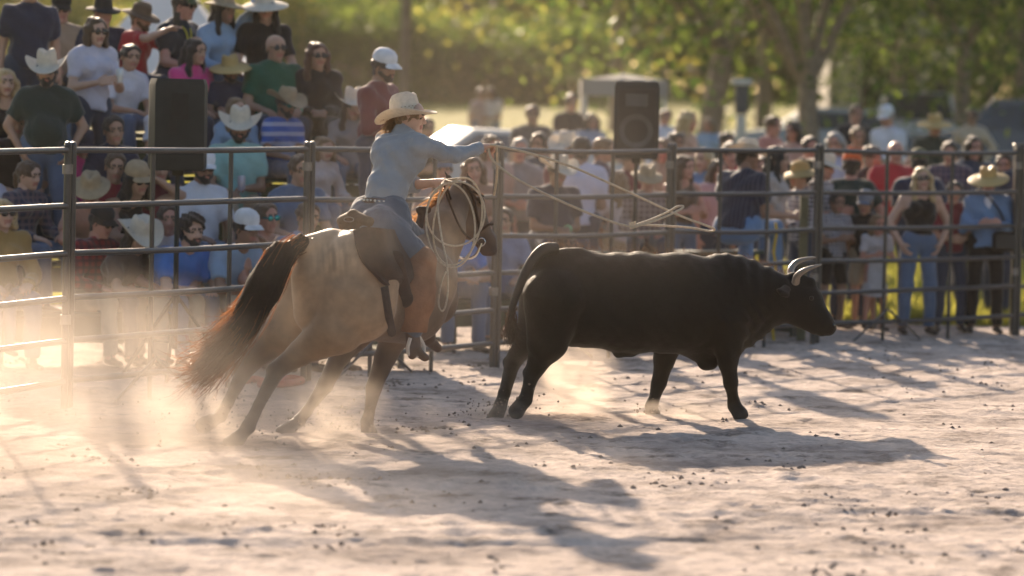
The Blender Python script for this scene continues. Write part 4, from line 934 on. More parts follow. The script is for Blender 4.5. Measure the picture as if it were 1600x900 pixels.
def strands(name, roots, n, length, dirf, spread, m, parent, w=.004, curve=.5, seed=0, seg=6, origin=None):
    """hair as many thin tapering ribbons that start along a root line"""
    rg = np.random.default_rng(seed); roots = np.asarray(roots, float); V_, F_ = [], []
    for i in range(n):
        t = rg.random() * (len(roots) - 1); j = min(int(t), len(roots) - 2); p = roots[j] + (roots[j + 1] - roots[j]) * (t - j) + rg.normal(0, spread[0], 3)
        path = dirf(t / (len(roots) - 1), rg); L = length * rg.uniform(.55, 1.05); d = rg.normal(0, spread[1], 3); pts = []
        for k in range(seg + 1):
            s = k / seg; pts.append(p + path(s) * L + d * s ** 1.6 * L + rg.normal(0, .004, 3) * s)
        sd = nrm(rg.normal(0, 1, 3)); b = len(V_)
        for k, q in enumerate(pts):
            ww = w * (1 - .8 * (k / seg) ** 1.5); V_ += [q - sd * ww, q + sd * ww]
        F_ += [(b + 2 * k, b + 2 * k + 1, b + 2 * k + 3, b + 2 * k + 2) for k in range(seg)]
    return link(name, mesh_np(name, np.array(V_), np.array(F_), [m]), parent, origin)
HAIRT = translucent('horse_hair', (.03, .017, .011), (.46, .17, .055), .3, .45, .4, 30)
MANEM = translucent('mane_hair', (.05, .03, .02), (.60, .30, .12), .5, .45, .4, 30)
# tail: a thick dark dock that opens into blown, backlit wisps
tp = [H(470, 379, 23.16), H(438, 400, 23.06), H(412, 448, 23.0), H(384, 506, 22.99), H(352, 552, 23.03), H(328, 584, 23.08)]
core = [cap(tp[0], tp[1], .058, .088), cap(tp[1], tp[2], .098, .122), cap(tp[2], tp[3], .122, .098), cap(tp[3], tp[3] + (tp[4] - tp[3]) * .8, .098, .05)]
def streak(X):
    a = nrm(tp[3] - tp[1]); b = nrm(np.cross(a, V(0, 1, 0))); u = X @ b; w = X[..., 1]
    return .005 * np.sin(u * 95 + 3 * np.sin(X @ a * 6)) + .004 * np.sin(u * 210 + w * 60)
tv, tf, _ = sdf_mesh(core, .012, .03, noise=streak)
tail = link('tail', mesh_np('tail', tv, tf, [mat('tail_dark', (.016, .011, .009), .8, .4, 40, .6, 120, spec=.15)]), horse)
sp = spline(tp, 6)
def tail_dir(t, rg):
    i0 = t; off = V(rg.normal(0, .05), rg.normal(0, .04), rg.normal(0, .05)); fan = rg.uniform(-1, 1)
    def path(s):
        x = min(i0 * .72 + s * (1.18 - .6 * i0), 1.1); j = min(x, .999) * (len(sp) - 1); q = int(j); q = min(q, len(sp) - 2)
        pt = sp[q] + (sp[q + 1] - sp[q]) * (j - q)
        if x > 1: pt = sp[-1] + (sp[-1] - sp[-3]) * (x - 1) * 2.4
        j0 = i0 * .72 * (len(sp) - 1); q0 = min(int(j0), len(sp) - 2); p0 = sp[q0] + (sp[q0 + 1] - sp[q0]) * (j0 - q0)
        return (pt - p0) + off * s * 1.3 + V(-.16, 0, .0 + .12 * fan) * max(0, x - .55) * 1.3 * s
    return path
strands('tail_hair', sp[: int(len(sp) * .72)], 1700, 1.0, tail_dir, (.034, .045), HAIRT, tail, .0042, seed=3, seg=9, origin=HORG)
# mane along the crest, blown back over the near side
mr = [H(716, 292, 24.7), H(702, 302, 24.62), H(688, 316, 24.52), H(674, 334, 24.42), H(660, 352, 24.32), H(650, 368, 24.24)]
def mane_dir(t, rg):
    e = V(-.55 + rg.normal(0, .2), -.35 + rg.normal(0, .2), .12 + rg.normal(0, .2)); return lambda s: e * s * .8 + V(0, 0, -.65) * s * s
strands('mane', mr, 900, .24, mane_dir, (.018, .2), MANEM, horse, .0035, seed=5, origin=HORG)
strands('forelock', [H(722, 290, 24.62), H(738, 297, 24.72)], 160, .13, lambda t, rg: (lambda s: V(.45, -.3, -.5) * s + V(0, 0, .2) * s * (1 - s)), (.012, .25), MANEM, horse, .003, seed=6, origin=HORG)
def eyeball(name, c, r, m, parent, org):
    Mx = Matrix.Translation(Vector(c)); return MB().lathe([(r * math.sin(a), -r * math.cos(a)) for a in np.linspace(0, math.pi, 9)], 14, Mx).build(name, m, parent, org)
eyeball('eye', H(752.5, 316, 24.60), .019, mat('animal_eye', (.012, .008, .006), .06, spec=.8), horse, HORG)
LEATH = mat('dark_leather', (.06, .033, .02), .65, .35, 12, .3, 60, spec=.2); RAWH = mat('tan_leather', (.30, .16, .08), .5, .25, 12, .2, 60); STEELB = mat('bright_steel', (.6, .58, .55), .25, metal=.9)
# bridle, bit and reins
def strap(pts, w, m, name, parent, org, n=5): return MB().tube(spline([H(*q) for q in pts], n), w, 6).build(name, m, parent, org)
brid = strap([(724, 284, 24.58), (738, 305, 24.585), (744, 330, 24.60), (750, 362, 24.645)], .011, LEATH, 'bridle', horse, HORG)
for pts in ([(738, 299, 24.61), (748, 303, 24.62), (755, 306, 24.66)], [(750, 362, 24.645), (762, 352, 24.66), (770, 350, 24.72)], [(750, 362, 24.645), (742, 372, 24.645), (735, 372, 24.66)], [(724, 284, 24.58), (714, 318, 24.56), (716, 350, 24.58), (724, 366, 24.6)]):
    MB().tube(spline([H(*q) for q in pts], 4), .009, 6).build('bridle_strap', LEATH, brid, HORG)
MB().tube(spline([H(752, 378, 24.66) + .028 * V(math.cos(a), 0, math.sin(a)) for a in np.linspace(0, 2 * math.pi, 9)], 2), .006, 6).build('bit_ring', STEELB, brid, HORG)
MB().tube(spline([H(752, 380, 24.66), H(742, 400, 24.64), H(722, 404, 24.6), H(708, 394, 24.5)], 6), .011, 6).build('bit_chain', STEELB, brid, HORG)
strap([(750, 382, 24.66), (722, 360, 24.3), (700, 310, 24.1), (694, 288, 23.98)], .008, LEATH, 'rein', horse, HORG, 6)
strap([(754, 384, 24.8), (716, 340, 24.7), (702, 304, 24.4), (696, 286, 24.02)], .008, LEATH, 'rein', horse, HORG, 6)
strap([(640, 470, 23.76), (672, 452, 24.05), (694, 462, 24.3), (690, 430, 24.5)], .014, LEATH, 'breast_collar', horse, HORG, 6)

# ---------------------------------------------------------------- the saddle
def surf(px, py, default, prims=None):
    """how far away the near side of the horse is on the line of sight through a picture point"""
    ds = np.linspace(22.4, 25.4, 320); X = np.array([P(px, py, q) for q in ds]); D = np.min([_dist(p, X) for p in (prims or hp)], 0)
    i = np.argmax(D < 0); return float(ds[i]) if D[i] < 0 else default
def lay(rows, off):
    out = []; last = 23.4
    for row in rows:
        r = []
        for x, y in row: last = surf(x, y, last); r.append((x, y, last - off))
        out.append(r)
    return out
SORG = H(592, 395, 23.72); saddle = thing('saddle', SORG, 'dark brown western roping saddle on the horse, under the rider', 'saddle')
def organic(name, pr, m, parent, org, h=.009, k=.02, noise=None, sub=()):
    v, f, _ = sdf_mesh(pr, h, k, noise=noise, sub=sub); return link(name, mesh_np(name, v, f, [m]), parent, org)
organic('seat', [cap(H(560, 372, 23.62), H(620, 366, 23.94), .135, .12, flat=(V(0, 0, 1), .7)), cap(H(585, 385, 23.5), H(625, 372, 23.8), .10)], LEATH, saddle, SORG)
organic('cantle', [cap(H(534, 345, 23.66), H(552, 337, 23.52), .036, .04), cap(H(552, 337, 23.52), H(578, 347, 23.4), .04, .036), cap(H(540, 352, 23.64), H(572, 352, 23.48), .05)], LEATH, saddle, SORG)
MB().tube(spline([H(545, 343, 23.43) + V(.034 * math.cos(a), .0, .016 * math.sin(a)) for a in np.linspace(0, 2 * math.pi, 11)], 2), .004, 6).build('dee_ring', ZINC, saddle, SORG)
organic('horn', [cap(H(655, 352, 24.2), H(660, 330, 24.22), .03, .024), cap(H(655, 328, 24.2), H(668, 328, 24.26), .026)], LEATH, saddle, SORG)
# skirt and fender lie over the near flank
def shell(name, pts, thick, m, parent, org):
    """a bent leather sheet: a grid of points given row by row, with thickness towards the viewer side"""
    G = np.array([[H(*q) for q in row] for row in pts]); nr, nc = G.shape[:2]
    A = np.array([spline(G[i], 5) for i in range(nr)]); A = np.array([spline(A[:, j], 5) for j in range(A.shape[1])]).transpose(1, 0, 2)
    gu = np.gradient(A, axis=0); gv = np.gradient(A, axis=1); n = np.cross(gu, gv); n /= np.linalg.norm(n, axis=2)[..., None] + 1e-9
    if n[..., 1].mean() > 0: n = -n
    a, b, _ = A.shape; I = np.arange(a * b).reshape(a, b); v = np.vstack([(A + n * thick / 2).reshape(-1, 3), (A - n * thick / 2).reshape(-1, 3)])
    q = np.stack([I[:-1, :-1], I[1:, :-1], I[1:, 1:], I[:-1, 1:]], -1).reshape(-1, 4); f = [tuple(x) for x in q] + [tuple(x[::-1] + a * b) for x in q]
    rim = list(I[0]) + list(I[1:, -1]) + list(I[-1, -2::-1]) + list(I[-2:0:-1, 0]); m_ = len(rim)
    f += [(rim[k], rim[(k + 1) % m_], rim[(k + 1) % m_] + a * b, rim[k] + a * b) for k in range(m_)]
    s = MB(); s.add(v, f); return s.build(name, m, parent, org)
TRUNK = hp[:10]
shell('blanket', lay([[(560, 362), (590, 360), (640, 366)], [(562, 395), (604, 400), (650, 404)], [(580, 422), (618, 434), (657, 436)]], .015), .018, mat('saddle_blanket', (.085, .055, .04), .95, .4, 20, .5, 120), saddle, SORG)
shell('skirt', lay([[(552, 362), (572, 356), (600, 358), (640, 362)], [(556, 384), (578, 390), (604, 394), (648, 396)], [(566, 408), (586, 420), (616, 426), (652, 424)], [(584, 426), (602, 444), (626, 450), (655, 440)]], .04), .022, LEATH, saddle, SORG)
organic('fender', [cap(H(618, 405, surf(618, 405, 23.5) - .01), H(632, 465, surf(632, 465, 23.6) - .03), .06, .06, flat=(V(.3, .95, 0), .4)), cap(H(632, 465, surf(632, 465, 23.6) - .03), H(644, 525, surf(650, 405, 23.75) - .05), .045, .032, flat=(V(.3, .95, 0), .5))], LEATH, saddle, SORG)
MB().tube(spline([H(x, y, surf(x, y, 23.4) - .004) for x, y in ((600, 448), (604, 475), (608, 500), (612, 520))], 5), .03, 8).build('cinch', mat('cinch_cord', (.06, .04, .03), .9, .3, 40), saddle, SORG)

# ---------------------------------------------------------------- the rider
RORG = H(598, 360, 23.75)
SKR = skin('fair'); p_ = []
PEL = H(598, 338, 23.72); WST = H(603, 300, 23.74); CHS = H(622, 245, 23.80); NCK = H(630, 208, 23.85); HEAD = H(641, 183, 23.86)
SHR, SHL = H(655, 226, 23.68), H(603, 221, 24.02)
ELR, WRR, HDR = H(708, 243, 23.86), H(750, 231, 24.0), H(766, 228, 24.05)
ELL, WRL, HDL = H(632, 290, 24.18), H(676, 286, 24.06), H(694, 283, 24.02)
_k = surf(650, 405, 23.75) - .085; print('knee', _k, surf(560, 400, 0), surf(600, 400, 0), surf(640, 440, 0), surf(640, 500, 0))
HIR, KNR, ANR = H(594, 355, 23.52), H(660, 408, _k), H(644, 528, _k - .03)
HIL, KNL, ANL = H(606, 352, 23.92), H(690, 405, 24.50), H(668, 515, 24.62)
def fingers(base, dirn, palm, side, curl, r=.0085, s=1.):
    """knuckles, four unequal fingers closing round what is held, and a thumb from the side of the palm"""
    X = nrm(dirn); Z = -nrm(palm - X * (palm @ X)); Y = np.cross(Z, X) * side; out = []
    q = lambda a: base + s * (a[0] * X + a[1] * Y + a[2] * Z)
    for pr in hand_prims(curl, r):
        d = dict(pr); d['a'] = q(pr['a']); d['b'] = q(pr['b']); d['ra'] *= s; d['rb'] *= s; d['g'] = 0
        if pr['flat'] is not None: d['flat'] = (Z, pr['flat'][1])
        out.append(d)
    return out
body = [cap(PEL - V(.05, -.06, 0), PEL + V(.05, -.06, 0), .115), cap(WST, PEL, .11, .12, k=.04), cap(CHS, WST, .125, .105, k=.04), cap(NCK, SHR, .05, .055), cap(NCK, SHL, .05, .055), cap(NCK, HEAD - V(0, 0, .03), .052, .05),
        cap(SHR, ELR, .055, .042), cap(ELR, WRR, .042, .028), cap(SHL, ELL, .055, .042), cap(ELL, WRL, .043, .028),
        cap(HIR, KNR, .095, .06), cap(KNR, ANR, .06, .04), cap(HIL, KNL, .095, .06), cap(KNL, ANL, .06, .04)]
body += fingers(WRR, HDR - WRR, V(0, -.25, -1), 1, 1.7) + fingers(WRL, HDL - WRL, V(0, .5, -1), -1, 1.75)
rv, rf, _ = sdf_mesh(body, .0068, .02)
hdM = Matrix.Translation(Vector(HEAD)) @ Matrix.Rotation(R(80), 4, 'Z') @ Matrix.Rotation(R(8), 4, 'X') @ Matrix.Rotation(R(-6), 4, 'Y')
hm = np.array(hdM); hpv, hpf, hpg = sdf_mesh(head_prims(), .005, .014); hv2 = hpv @ hm[:3, :3].T + hm[:3, 3]
rider = link('person', mesh_np('person', np.vstack([rv, hv2]), np.vstack([rf, hpf + len(rv)]), [SKR, EYE, LIP, BROW], np.concatenate([np.zeros(len(rf), int), hpg])), origin=RORG)
tag(rider, 'rider in cream straw hat and pale denim shirt on the horse, throwing the lasso', 'person')
DENIMS = cloth((.30, .31, .33)); JEANS = cloth((.105, .12, .15))
def folds(amp, seed):
    return lambda X: amp * (np.sin(X[..., 2] * 38 + 6 * np.sin(X[..., 0] * 9 + seed)) * .6 + np.sin(X[..., 0] * 47 + X[..., 2] * 21 + seed) * .45 + np.sin((X[..., 1] + X[..., 2]) * 63) * .3)
FL = (V(.55, -.8, 0), .8)
sh = [cap(CHS + V(-.06, .04, .02), CHS + V(.08, -.05, .02), .142, .14, flat=FL), cap(CHS - V(0, 0, .03), WST, .148, .132, k=.05), cap(WST, PEL + (WST - PEL) * .45, .132, .138, k=.05), cap(NCK - V(0, 0, .02), SHR, .066, .073), cap(NCK - V(0, 0, .02), SHL, .066, .073), cap(NCK - V(0, 0, .02), NCK + V(0, 0, .025), .062, .058),
      cap(SHR, ELR, .073, .056), cap(ELR, WRR, .056, .041, cut=True), cap(SHL, ELL, .073, .058), cap(ELL, ELL + (WRL - ELL) * .42, .058, .05, cut=True)]
sv, sf, _ = sdf_mesh(sh, .0075, .022, noise=folds(.0062, 1.)); link('shirt', mesh_np('shirt', sv, sf, [DENIMS]), rider, RORG)
MB().tube([ELL + (WRL - ELL) * .36, ELL + (WRL - ELL) * .46], [.06, .058], 14).build('rolled_cuff', DENIMS, rider, RORG)
MB().tube([WRR - nrm(WRR - ELR) * .05, WRR + nrm(WRR - ELR) * .004], [.044, .044], 14).build('cuff', DENIMS, rider, RORG)
jn = [cap(PEL - V(.085, -.07, .0), PEL + V(.05, -.06, .0), .15), cap(PEL, PEL + (WST - PEL) * .5, .146, .138, k=.04), cap(PEL + V(-.09, .0, -.05), PEL + V(.04, -.05, -.06), .155, .16), cap(HIR, KNR, .15, .092), cap(KNR, KNR + (ANR - KNR) * .9, .08, .066), cap(HIL, KNL, .132, .086), cap(KNL, ANL, .08, .066)]
sv, sf, _ = sdf_mesh(jn, .0085, .03, noise=folds(.005, 2.)); link('jeans', mesh_np('jeans', sv, sf, [JEANS]), rider, RORG)
# belt with pale studs
bu = nrm(WST - PEL); bc = PEL + (WST - PEL) * .52; b1 = nrm(np.cross(bu, V(0, 1, 0))); b2 = np.cross(b1, bu)
ring = [bc + (b1 * math.cos(a) * .157 + b2 * math.sin(a) * .157) for a in np.linspace(0, 2 * math.pi, 33)]
s = MB(); n = len(ring)
vv = [q + bu * e for q in ring for e in (-.018, .018)]; s.add(vv, [(2 * i, 2 * i + 2, 2 * i + 3, 2 * i + 1) for i in range(n - 1)])
belt = s.build('belt', mat('belt_leather', (.10, .055, .035), .5, .2, 30), rider, RORG)
for i in range(0, n - 1, 1):
    q = ring[i] + .004 * nrm(ring[i] - bc); MB().box(q, (.016, .016, .016), bev=.004).build('stud', STEELB if i % 2 else mat('pale_stud', (.6, .55, .48), .4), belt, RORG)
# hair tied low at the nape
rt = np.array(hdM)
q = lambda a: rt[:3, :3] @ V(*a) + rt[:3, 3]
hc, hcut, hw = _hair('short'); tr = lambda ps: [dict(p, a=q(p['a']), b=q(p['b'])) for p in ps]
hcut += [cap((-.2, y, .19), (.2, y, .19), .14) for y in (-.1, 0, .1)]
v, f, _ = sdf_mesh(tr(hc), .006, .02, noise=wob(.003, 120), sub=tr(hcut)); link('hair', mesh_np('hair', v, f, [hairmat('light')]), rider, RORG)
strands('ponytail', [q((0, .085, -.02)), q((.01, .10, -.04))], 260, .15, lambda t, rg: (lambda s: V(-.55, -.05, -.75) * s + V(-.25, 0, .15) * s * (1 - s)), (.014, .16), translucent('light_hair', (.22, .14, .075), (.6, .36, .16), .35, .4, .3, 60), rider, .003, seed=8, origin=RORG)
# straw hat
v, f = cowboy_hat(.100, .105, .158, .05, .012)
hatM = Matrix.Translation(Vector(q((0, .006, .055)))) @ Matrix.Rotation(R(80), 4, 'Z') @ Matrix.Rotation(R(2), 4, 'X') @ Matrix.Rotation(R(2), 4, 'Y')
hatM = Matrix.Translation(Vector(H(634, 181.5, 23.86))) @ Matrix.Rotation(R(10), 4, V(0, 1, 0).tolist()) @ Matrix.Rotation(R(-8), 4, 'X') @ Matrix.Rotation(R(62), 4, 'Z')
hatM = Matrix.Translation(Vector(H(634, 182, 23.86))) @ Matrix.Rotation(R(-9), 4, 'Y') @ Matrix.Rotation(R(-7), 4, 'X') @ Matrix.Rotation(R(62), 4, 'Z')
s = MB(); s.add([tuple(hatM @ Vector(p)) for p in v], f); hat = s.build('hat', HATC['cream'], rider, RORG)
rg_ = [hatM @ Vector((.1025 * math.cos(a) * .93, .1025 * math.sin(a) * 1.12, .018)) for a in np.linspace(0, 2 * math.pi, 25)]
MB().tube([tuple(x) for x in rg_], .0062, 6, cap=False).build('hat_band', mat('hat_band', (.04, .028, .022), .6), hat, RORG)
for a in np.linspace(0, 2 * math.pi, 26)[:-1]:                       # woven pattern pressed into the crown
    for z, e in ((.042, 0), (.056, .12)):
        c = Vector((.0995 * math.cos(a + e) * .93, .0995 * math.sin(a + e) * 1.12, z))
        MB().box(tuple(hatM @ c), (.012, .012, .005), bev=.002).build('weave_knot', mat('straw_knot', (.38, .28, .17), .8), hat, RORG)
# leather leggings below the knee and boots
LEG = mat('russet_leather', (.28, .135, .07), .85, .22, 10, .3, 50, spec=.15)
organic('legging', [cap(KNR + V(-.01, -.03, .0), KNR + (ANR - KNR) * .5 + V(-.02, -.01, 0), .108, .14, k=.03), cap(KNR + (ANR - KNR) * .4 + V(-.02, -.01, 0), KNR + (ANR - KNR) * .92, .14, .092, cut=True, k=.03)], LEG, rider, RORG, .0085, .03, noise=folds(.003, 4.))
organic('legging', [cap(KNL + V(.01, .03, .0), KNL + (ANL - KNL) * .5, .098, .12, k=.03), cap(KNL + (ANL - KNL) * .4, KNL + (ANL - KNL) * .9, .12, .088, cut=True, k=.03)], LEG, rider, RORG, .012, .03)
BOOT = mat('brown_boot', (.10, .06, .04), .5, .3, 14)
organic('boot', [cap(ANR + V(0, 0, .06), H(646, 538, _k - .03), .055, .05), cap(H(644, 543, _k - .05), H(664, 559, _k + .03), .045, .032, flat=(V(0, 0, 1), .8)), cap(H(642, 548, _k - .06), H(644, 555, _k - .06), .032, .03)], BOOT, rider, RORG, .007, .02)
organic('boot', [cap(ANL + V(0, 0, .06), H(670, 526, 24.62), .055, .05), cap(H(668, 530, 24.62), H(684, 544, 24.75), .045, .032)], BOOT, rider, RORG, .009, .02)
MB().box(H(642, 393, _k - .095), (.035, .012, .05), bev=.004).build('thigh_badge', mat('white_patch', (.7, .68, .64), .6), rider, RORG)

MB().tube(spline([H(641, 528, _k + -0.10), H(637, 545, _k + -0.10), H(642, 556, _k + -0.06), H(660, 553, _k + 0.00), H(662, 540, _k + 0.00), H(655, 526, _k + -0.04)], 5), .013, 8).build('stirrup', mat('pale_stirrup', (.55, .5, .44), .5), saddle, SORG)
# ---------------------------------------------------------------- the lasso
ROPE = mat('lasso_rope', (.56, .45, .32), .7, .2, 60, .5, 300)
RR = .0068; s = MB()
def rp(pts, n=10, r=.0085): s.tube(spline([H(*q) for q in pts], n), r, 8)
# thrown loop: out along the top, round the far tip and back underneath
rp([(766, 226, 23.98), (776, 228, 24.0), (830, 240, 24.1), (900, 263, 24.25), (980, 299, 24.45), (1040, 327, 24.6), (1072, 341, 24.7), (1100, 351, 24.8), (1116, 358, 24.95), (1108, 361, 25.1), (1080, 356, 25.15), (1040, 353, 25.0), (1000, 351, 24.8)])
rp([(763, 232, 23.98), (770, 250, 23.98), (800, 275, 23.96), (850, 302, 24.0), (910, 329, 24.08), (955, 346, 24.15), (982, 353, 24.2), (1000, 352, 24.25), (1028, 343, 24.3), (1052, 333, 24.35), (1065, 326, 24.4), (1067, 322, 24.42), (1058, 323, 24.44), (1046, 330, 24.44), (1020, 342, 24.4), (992, 352, 24.3)])
for x, y, d in ((984, 353, 24.21), (988, 352, 24.22), (992, 351, 24.24)): s.tube([H(x, y - 5, d), H(x + 2, y + 5, d)], RR * 1.25, 8)
rp([(776, 228, 24.0), (777, 250, 24.05), (776, 280, 24.12), (772, 305, 24.2)], 6)
# coils hanging from the rein hand
for (cx, cy, rx, ry, d, tl) in ((712, 334, 45, 50, 23.86, .12), (704, 352, 38, 66, 23.84, -.07), (715, 346, 36, 68, 23.92, .2)):
    pts = []
    for a in np.linspace(-math.pi / 2 - .25, 1.5 * math.pi - .25, 19):
        x, y = rx * math.cos(a), ry * math.sin(a); pts.append((cx + x - tl * y, cy + y + tl * x, d + .05 * math.cos(a)))
    rp([(696, 281, 23.97)] + pts + [(697, 283, 23.99)], 4, RR)
rp([(692, 284, 23.97), (684, 320, 23.82), (690, 370, 23.72), (698, 410, 23.7), (700, 450, 23.68), (696, 478, 23.68), (690, 486, 23.68), (685, 472, 23.7), (690, 440, 23.72), (697, 424, 23.74)], 6, RR)
o = s.build('lasso', ROPE, origin=H(766, 226, 23.98)); tag(o, 'pale lasso rope, loop thrown toward the bull, coils in the rider left hand', 'lasso')

# ================================================================ THE BULL
BULL = attr_mat('bull_coat', .62, .02, .13, .45, 120)
BC = {'b': (.0055, .0056, .0055), 'l': (.010, .0085, .007), 'm': (.009, .0085, .008), 'hoof': (.05, .045, .04), 'e': (.014, .011, .010)}
FX = [(V(0, 1, 0), .8)]; B_ = lambda x, y, d: P(x, y, d)
bp_ = [cap(B_(872, 452, 25.5), B_(905, 462, 25.55), .262, .325, 'b', FX), cap(B_(905, 470, 25.55), B_(985, 472, 25.65), .345, .36, 'b', FX, k=.06), cap(B_(985, 474, 25.65), B_(1060, 474, 25.75), .362, .37, 'b', FX, k=.06), cap(B_(1060, 474, 25.75), B_(1130, 476, 25.85), .355, .345, 'b', FX, k=.06),
       cap(B_(850, 408, 25.47), B_(905, 404, 25.55), .085, .08, 'b', k=.05), cap(B_(1125, 424, 25.85), B_(1170, 428, 25.9), .10, .095, 'b', FX, k=.06), cap(B_(1140, 458, 25.86), B_(1195, 466, 25.92), .285, .215, 'b', FX, k=.06), cap(B_(1195, 466, 25.92), B_(1232, 470, 25.95), .215, .155, 'b', FX, k=.06),
       cap(B_(1100, 540, 25.8), B_(1105, 562, 25.8), .19, .085, 'b', FX, k=.05), cap(B_(1140, 520, 25.86), B_(1175, 505, 25.9), .17, .14, 'b', FX, k=.05), cap(B_(985, 550, 25.66), B_(966, 552, 25.64), .04, .03, 'b', k=.04),
       cap(B_(1237, 456, 25.95), B_(1262, 470, 25.93), .118, .115, 'm', FX, k=.03), cap(B_(1262, 470, 25.93), B_(1286, 502, 25.9), .108, .072, 'm', k=.03), cap(B_(1286, 502, 25.9), B_(1295, 512, 25.9), .07, .058, 'm', k=.03), cap(B_(1238, 480, 25.94), B_(1272, 508, 25.9), .125, .068, 'm', FX, k=.03), cap(B_(1284, 518, 25.9), B_(1296, 516, 25.9), .036, .034, 'm', k=.02),
       cap(B_(1240, 436, 25.93), B_(1266, 442, 25.93), .05, .045, 'm', FX, k=.03)]
for (n_, y_, d0, w_) in (('near', 450, 25.72, -1), ('far', 448, 26.16, 1)):
    a = B_(1230, y_, d0); b = a + V(-.06, w_ * .13, -.06); bp_ += [cap(a, a + (b - a) * .55, .035, .05, 'e', flat=(V(.5, 0, .85), .45), k=.012), cap(a + (b - a) * .55, b, .05, .012, 'e', flat=(V(.5, 0, .85), .45), k=.012)]
def bleg(pts, rs, far=0): return [cap(B_(*pts[i]), B_(*pts[i + 1]), rs[i], rs[i + 1], 'l', k=.025) for i in range(len(pts) - 1)]
bp_ += bleg([(868, 470, 25.38), (855, 535, 25.36), (838, 572, 25.42), (831, 585, 25.42), (824, 612, 25.36), (821, 625, 25.34)], [.25, .15, .072, .058, .044, .052]) + [cap(B_(818, 626, 25.34), B_(807, 642, 25.3), .048, .062, 'hoof', k=.012), cap(B_(833, 577, 25.44), B_(825, 582, 25.44), .05, .04, 'l', k=.02)]
bp_ += bleg([(855, 465, 25.72), (832, 525, 25.7), (808, 556, 25.7), (800, 570, 25.68), (788, 615, 25.45), (783, 632, 25.38)], [.22, .125, .066, .056, .043, .052]) + [cap(B_(782, 636, 25.38), B_(772, 656, 25.32), .048, .06, 'hoof', k=.012), cap(B_(803, 560, 25.72), B_(794, 566, 25.7), .048, .04, 'l', k=.02)]
bp_ += bleg([(1135, 505, 25.7), (1138, 562, 25.66), (1142, 598, 25.68), (1146, 628, 25.74), (1147, 634, 25.74)], [.19, .078, .056, .042, .05]) + [cap(B_(1149, 637, 25.74), B_(1156, 647, 25.72), .048, .06, 'hoof', k=.012)]
bp_ += bleg([(1050, 510, 26.0), (1038, 562, 26.02), (1030, 597, 26.02), (1021, 628, 25.98), (1019, 634, 25.97)], [.16, .08, .056, .042, .05]) + [cap(B_(1018, 637, 25.96), B_(1020, 647, 25.93), .048, .06, 'hoof', k=.012)]
bv, bf, bd = sdf_mesh(bp_, .0125, .035, noise=lambda X: .003 * np.sin(X[..., 0] * 23 + 2 * np.sin(X[..., 2] * 9)) * np.sin(X[..., 2] * 19) + .0015 * np.sin(X[..., 0] * 61) * np.sin(X[..., 2] * 57) + .007 * np.exp(-((X[..., 0] - B_(1165, 460, 25.9)[0]) / .22) ** 2) * np.sin(62 * (X[..., 0] + .45 * X[..., 2]) + 3 * np.sin(9 * X[..., 2])) + .004 * np.exp(-((X[..., 0] - B_(985, 460, 25.7)[0]) / .3) ** 2) * np.sin(34 * (X[..., 0] + .25 * X[..., 2])), want='dist')
BORG = V(B_(990, 650, 25.7)[0], 25.7, 0)
bull = link('bull', mesh_np('bull', bv, bf, [BULL], coat=coat_of(bd, BC, bp_)), origin=BORG)
tag(bull, 'black horned bull trotting to the right with raised hind hoof, in front of the fence', 'bull')
HORN = mat('horn', (.19, .165, .14), .35, .25, 14, .1, 60, spec=.5)
for pts in ([(1243, 441, 25.74), (1246, 431, 25.67), (1256, 423, 25.62), (1271, 417, 25.6), (1284, 413, 25.62)], [(1236, 432, 26.1), (1236, 420, 26.17), (1246, 409, 26.22), (1262, 404, 26.22), (1275, 402, 26.18)]):
    q = spline([B_(*x) for x in pts], 6); MB().tube(q, np.linspace(1, 0, len(q)) ** .7 * .028 + .003, 12).build('horn', HORN, bull, BORG)
eyeball('eye', B_(1268, 466, 25.80), .017, mat('bull_eye', (.008, .006, .005), .35, spec=.3), bull, BORG)
MB().tube(spline([B_(1298, 507, 25.86), B_(1302, 508, 25.86), B_(1303, 512, 25.87)], 3), .012, 8).build('nostril', mat('wet_black', (.006, .006, .006), .1), bull, BORG)
tq = spline([B_(868, 389, 25.46), B_(850, 390, 25.4), (B_(834, 404, 25.36)), B_(820, 428, 25.32), B_(808, 458, 25.3), B_(799, 486, 25.3), B_(798, 505, 25.3)], 6)
bt = MB().tube(tq, np.linspace(.05, .02, len(tq)), 10).build('tail', mat('bull_tail', BC['b'], .6, .2, 20, .3, 90, sheen=.05), bull, BORG)
strands('tail_switch', tq[-9:], 520, .22, lambda t, rg: (lambda s: V(-.12 + rg.normal(0, .1), 0, -.9) * s + V(.18, 0, 0) * s * s), (.012, .16), translucent('switch_hair', (.015, .012, .010), (.16, .08, .05), .2, .5), bt, .0035, seed=12, origin=BORG)
# short hair standing along the back, lit from behind
bk = [B_(x, y, d) for x, y, d in ((842, 391, 25.47), (862, 385, 25.48), (890, 386, 25.52), (920, 390, 25.56), (960, 393, 25.62), (1010, 395, 25.7), (1060, 396, 25.76), (1110, 401, 25.84), (1150, 400, 25.88), (1180, 408, 25.9), (1205, 421, 25.92), (1232, 430, 25.95))]
strands('back_hair', bk, 2000, .024, lambda t, rg: (lambda s: V(-.35, 0, .75) * s), (.024, .35), translucent('bull_hair', (.02, .016, .013), (.20, .12, .075), .3), bull, .0016, seed=14, seg=2, origin=BORG)

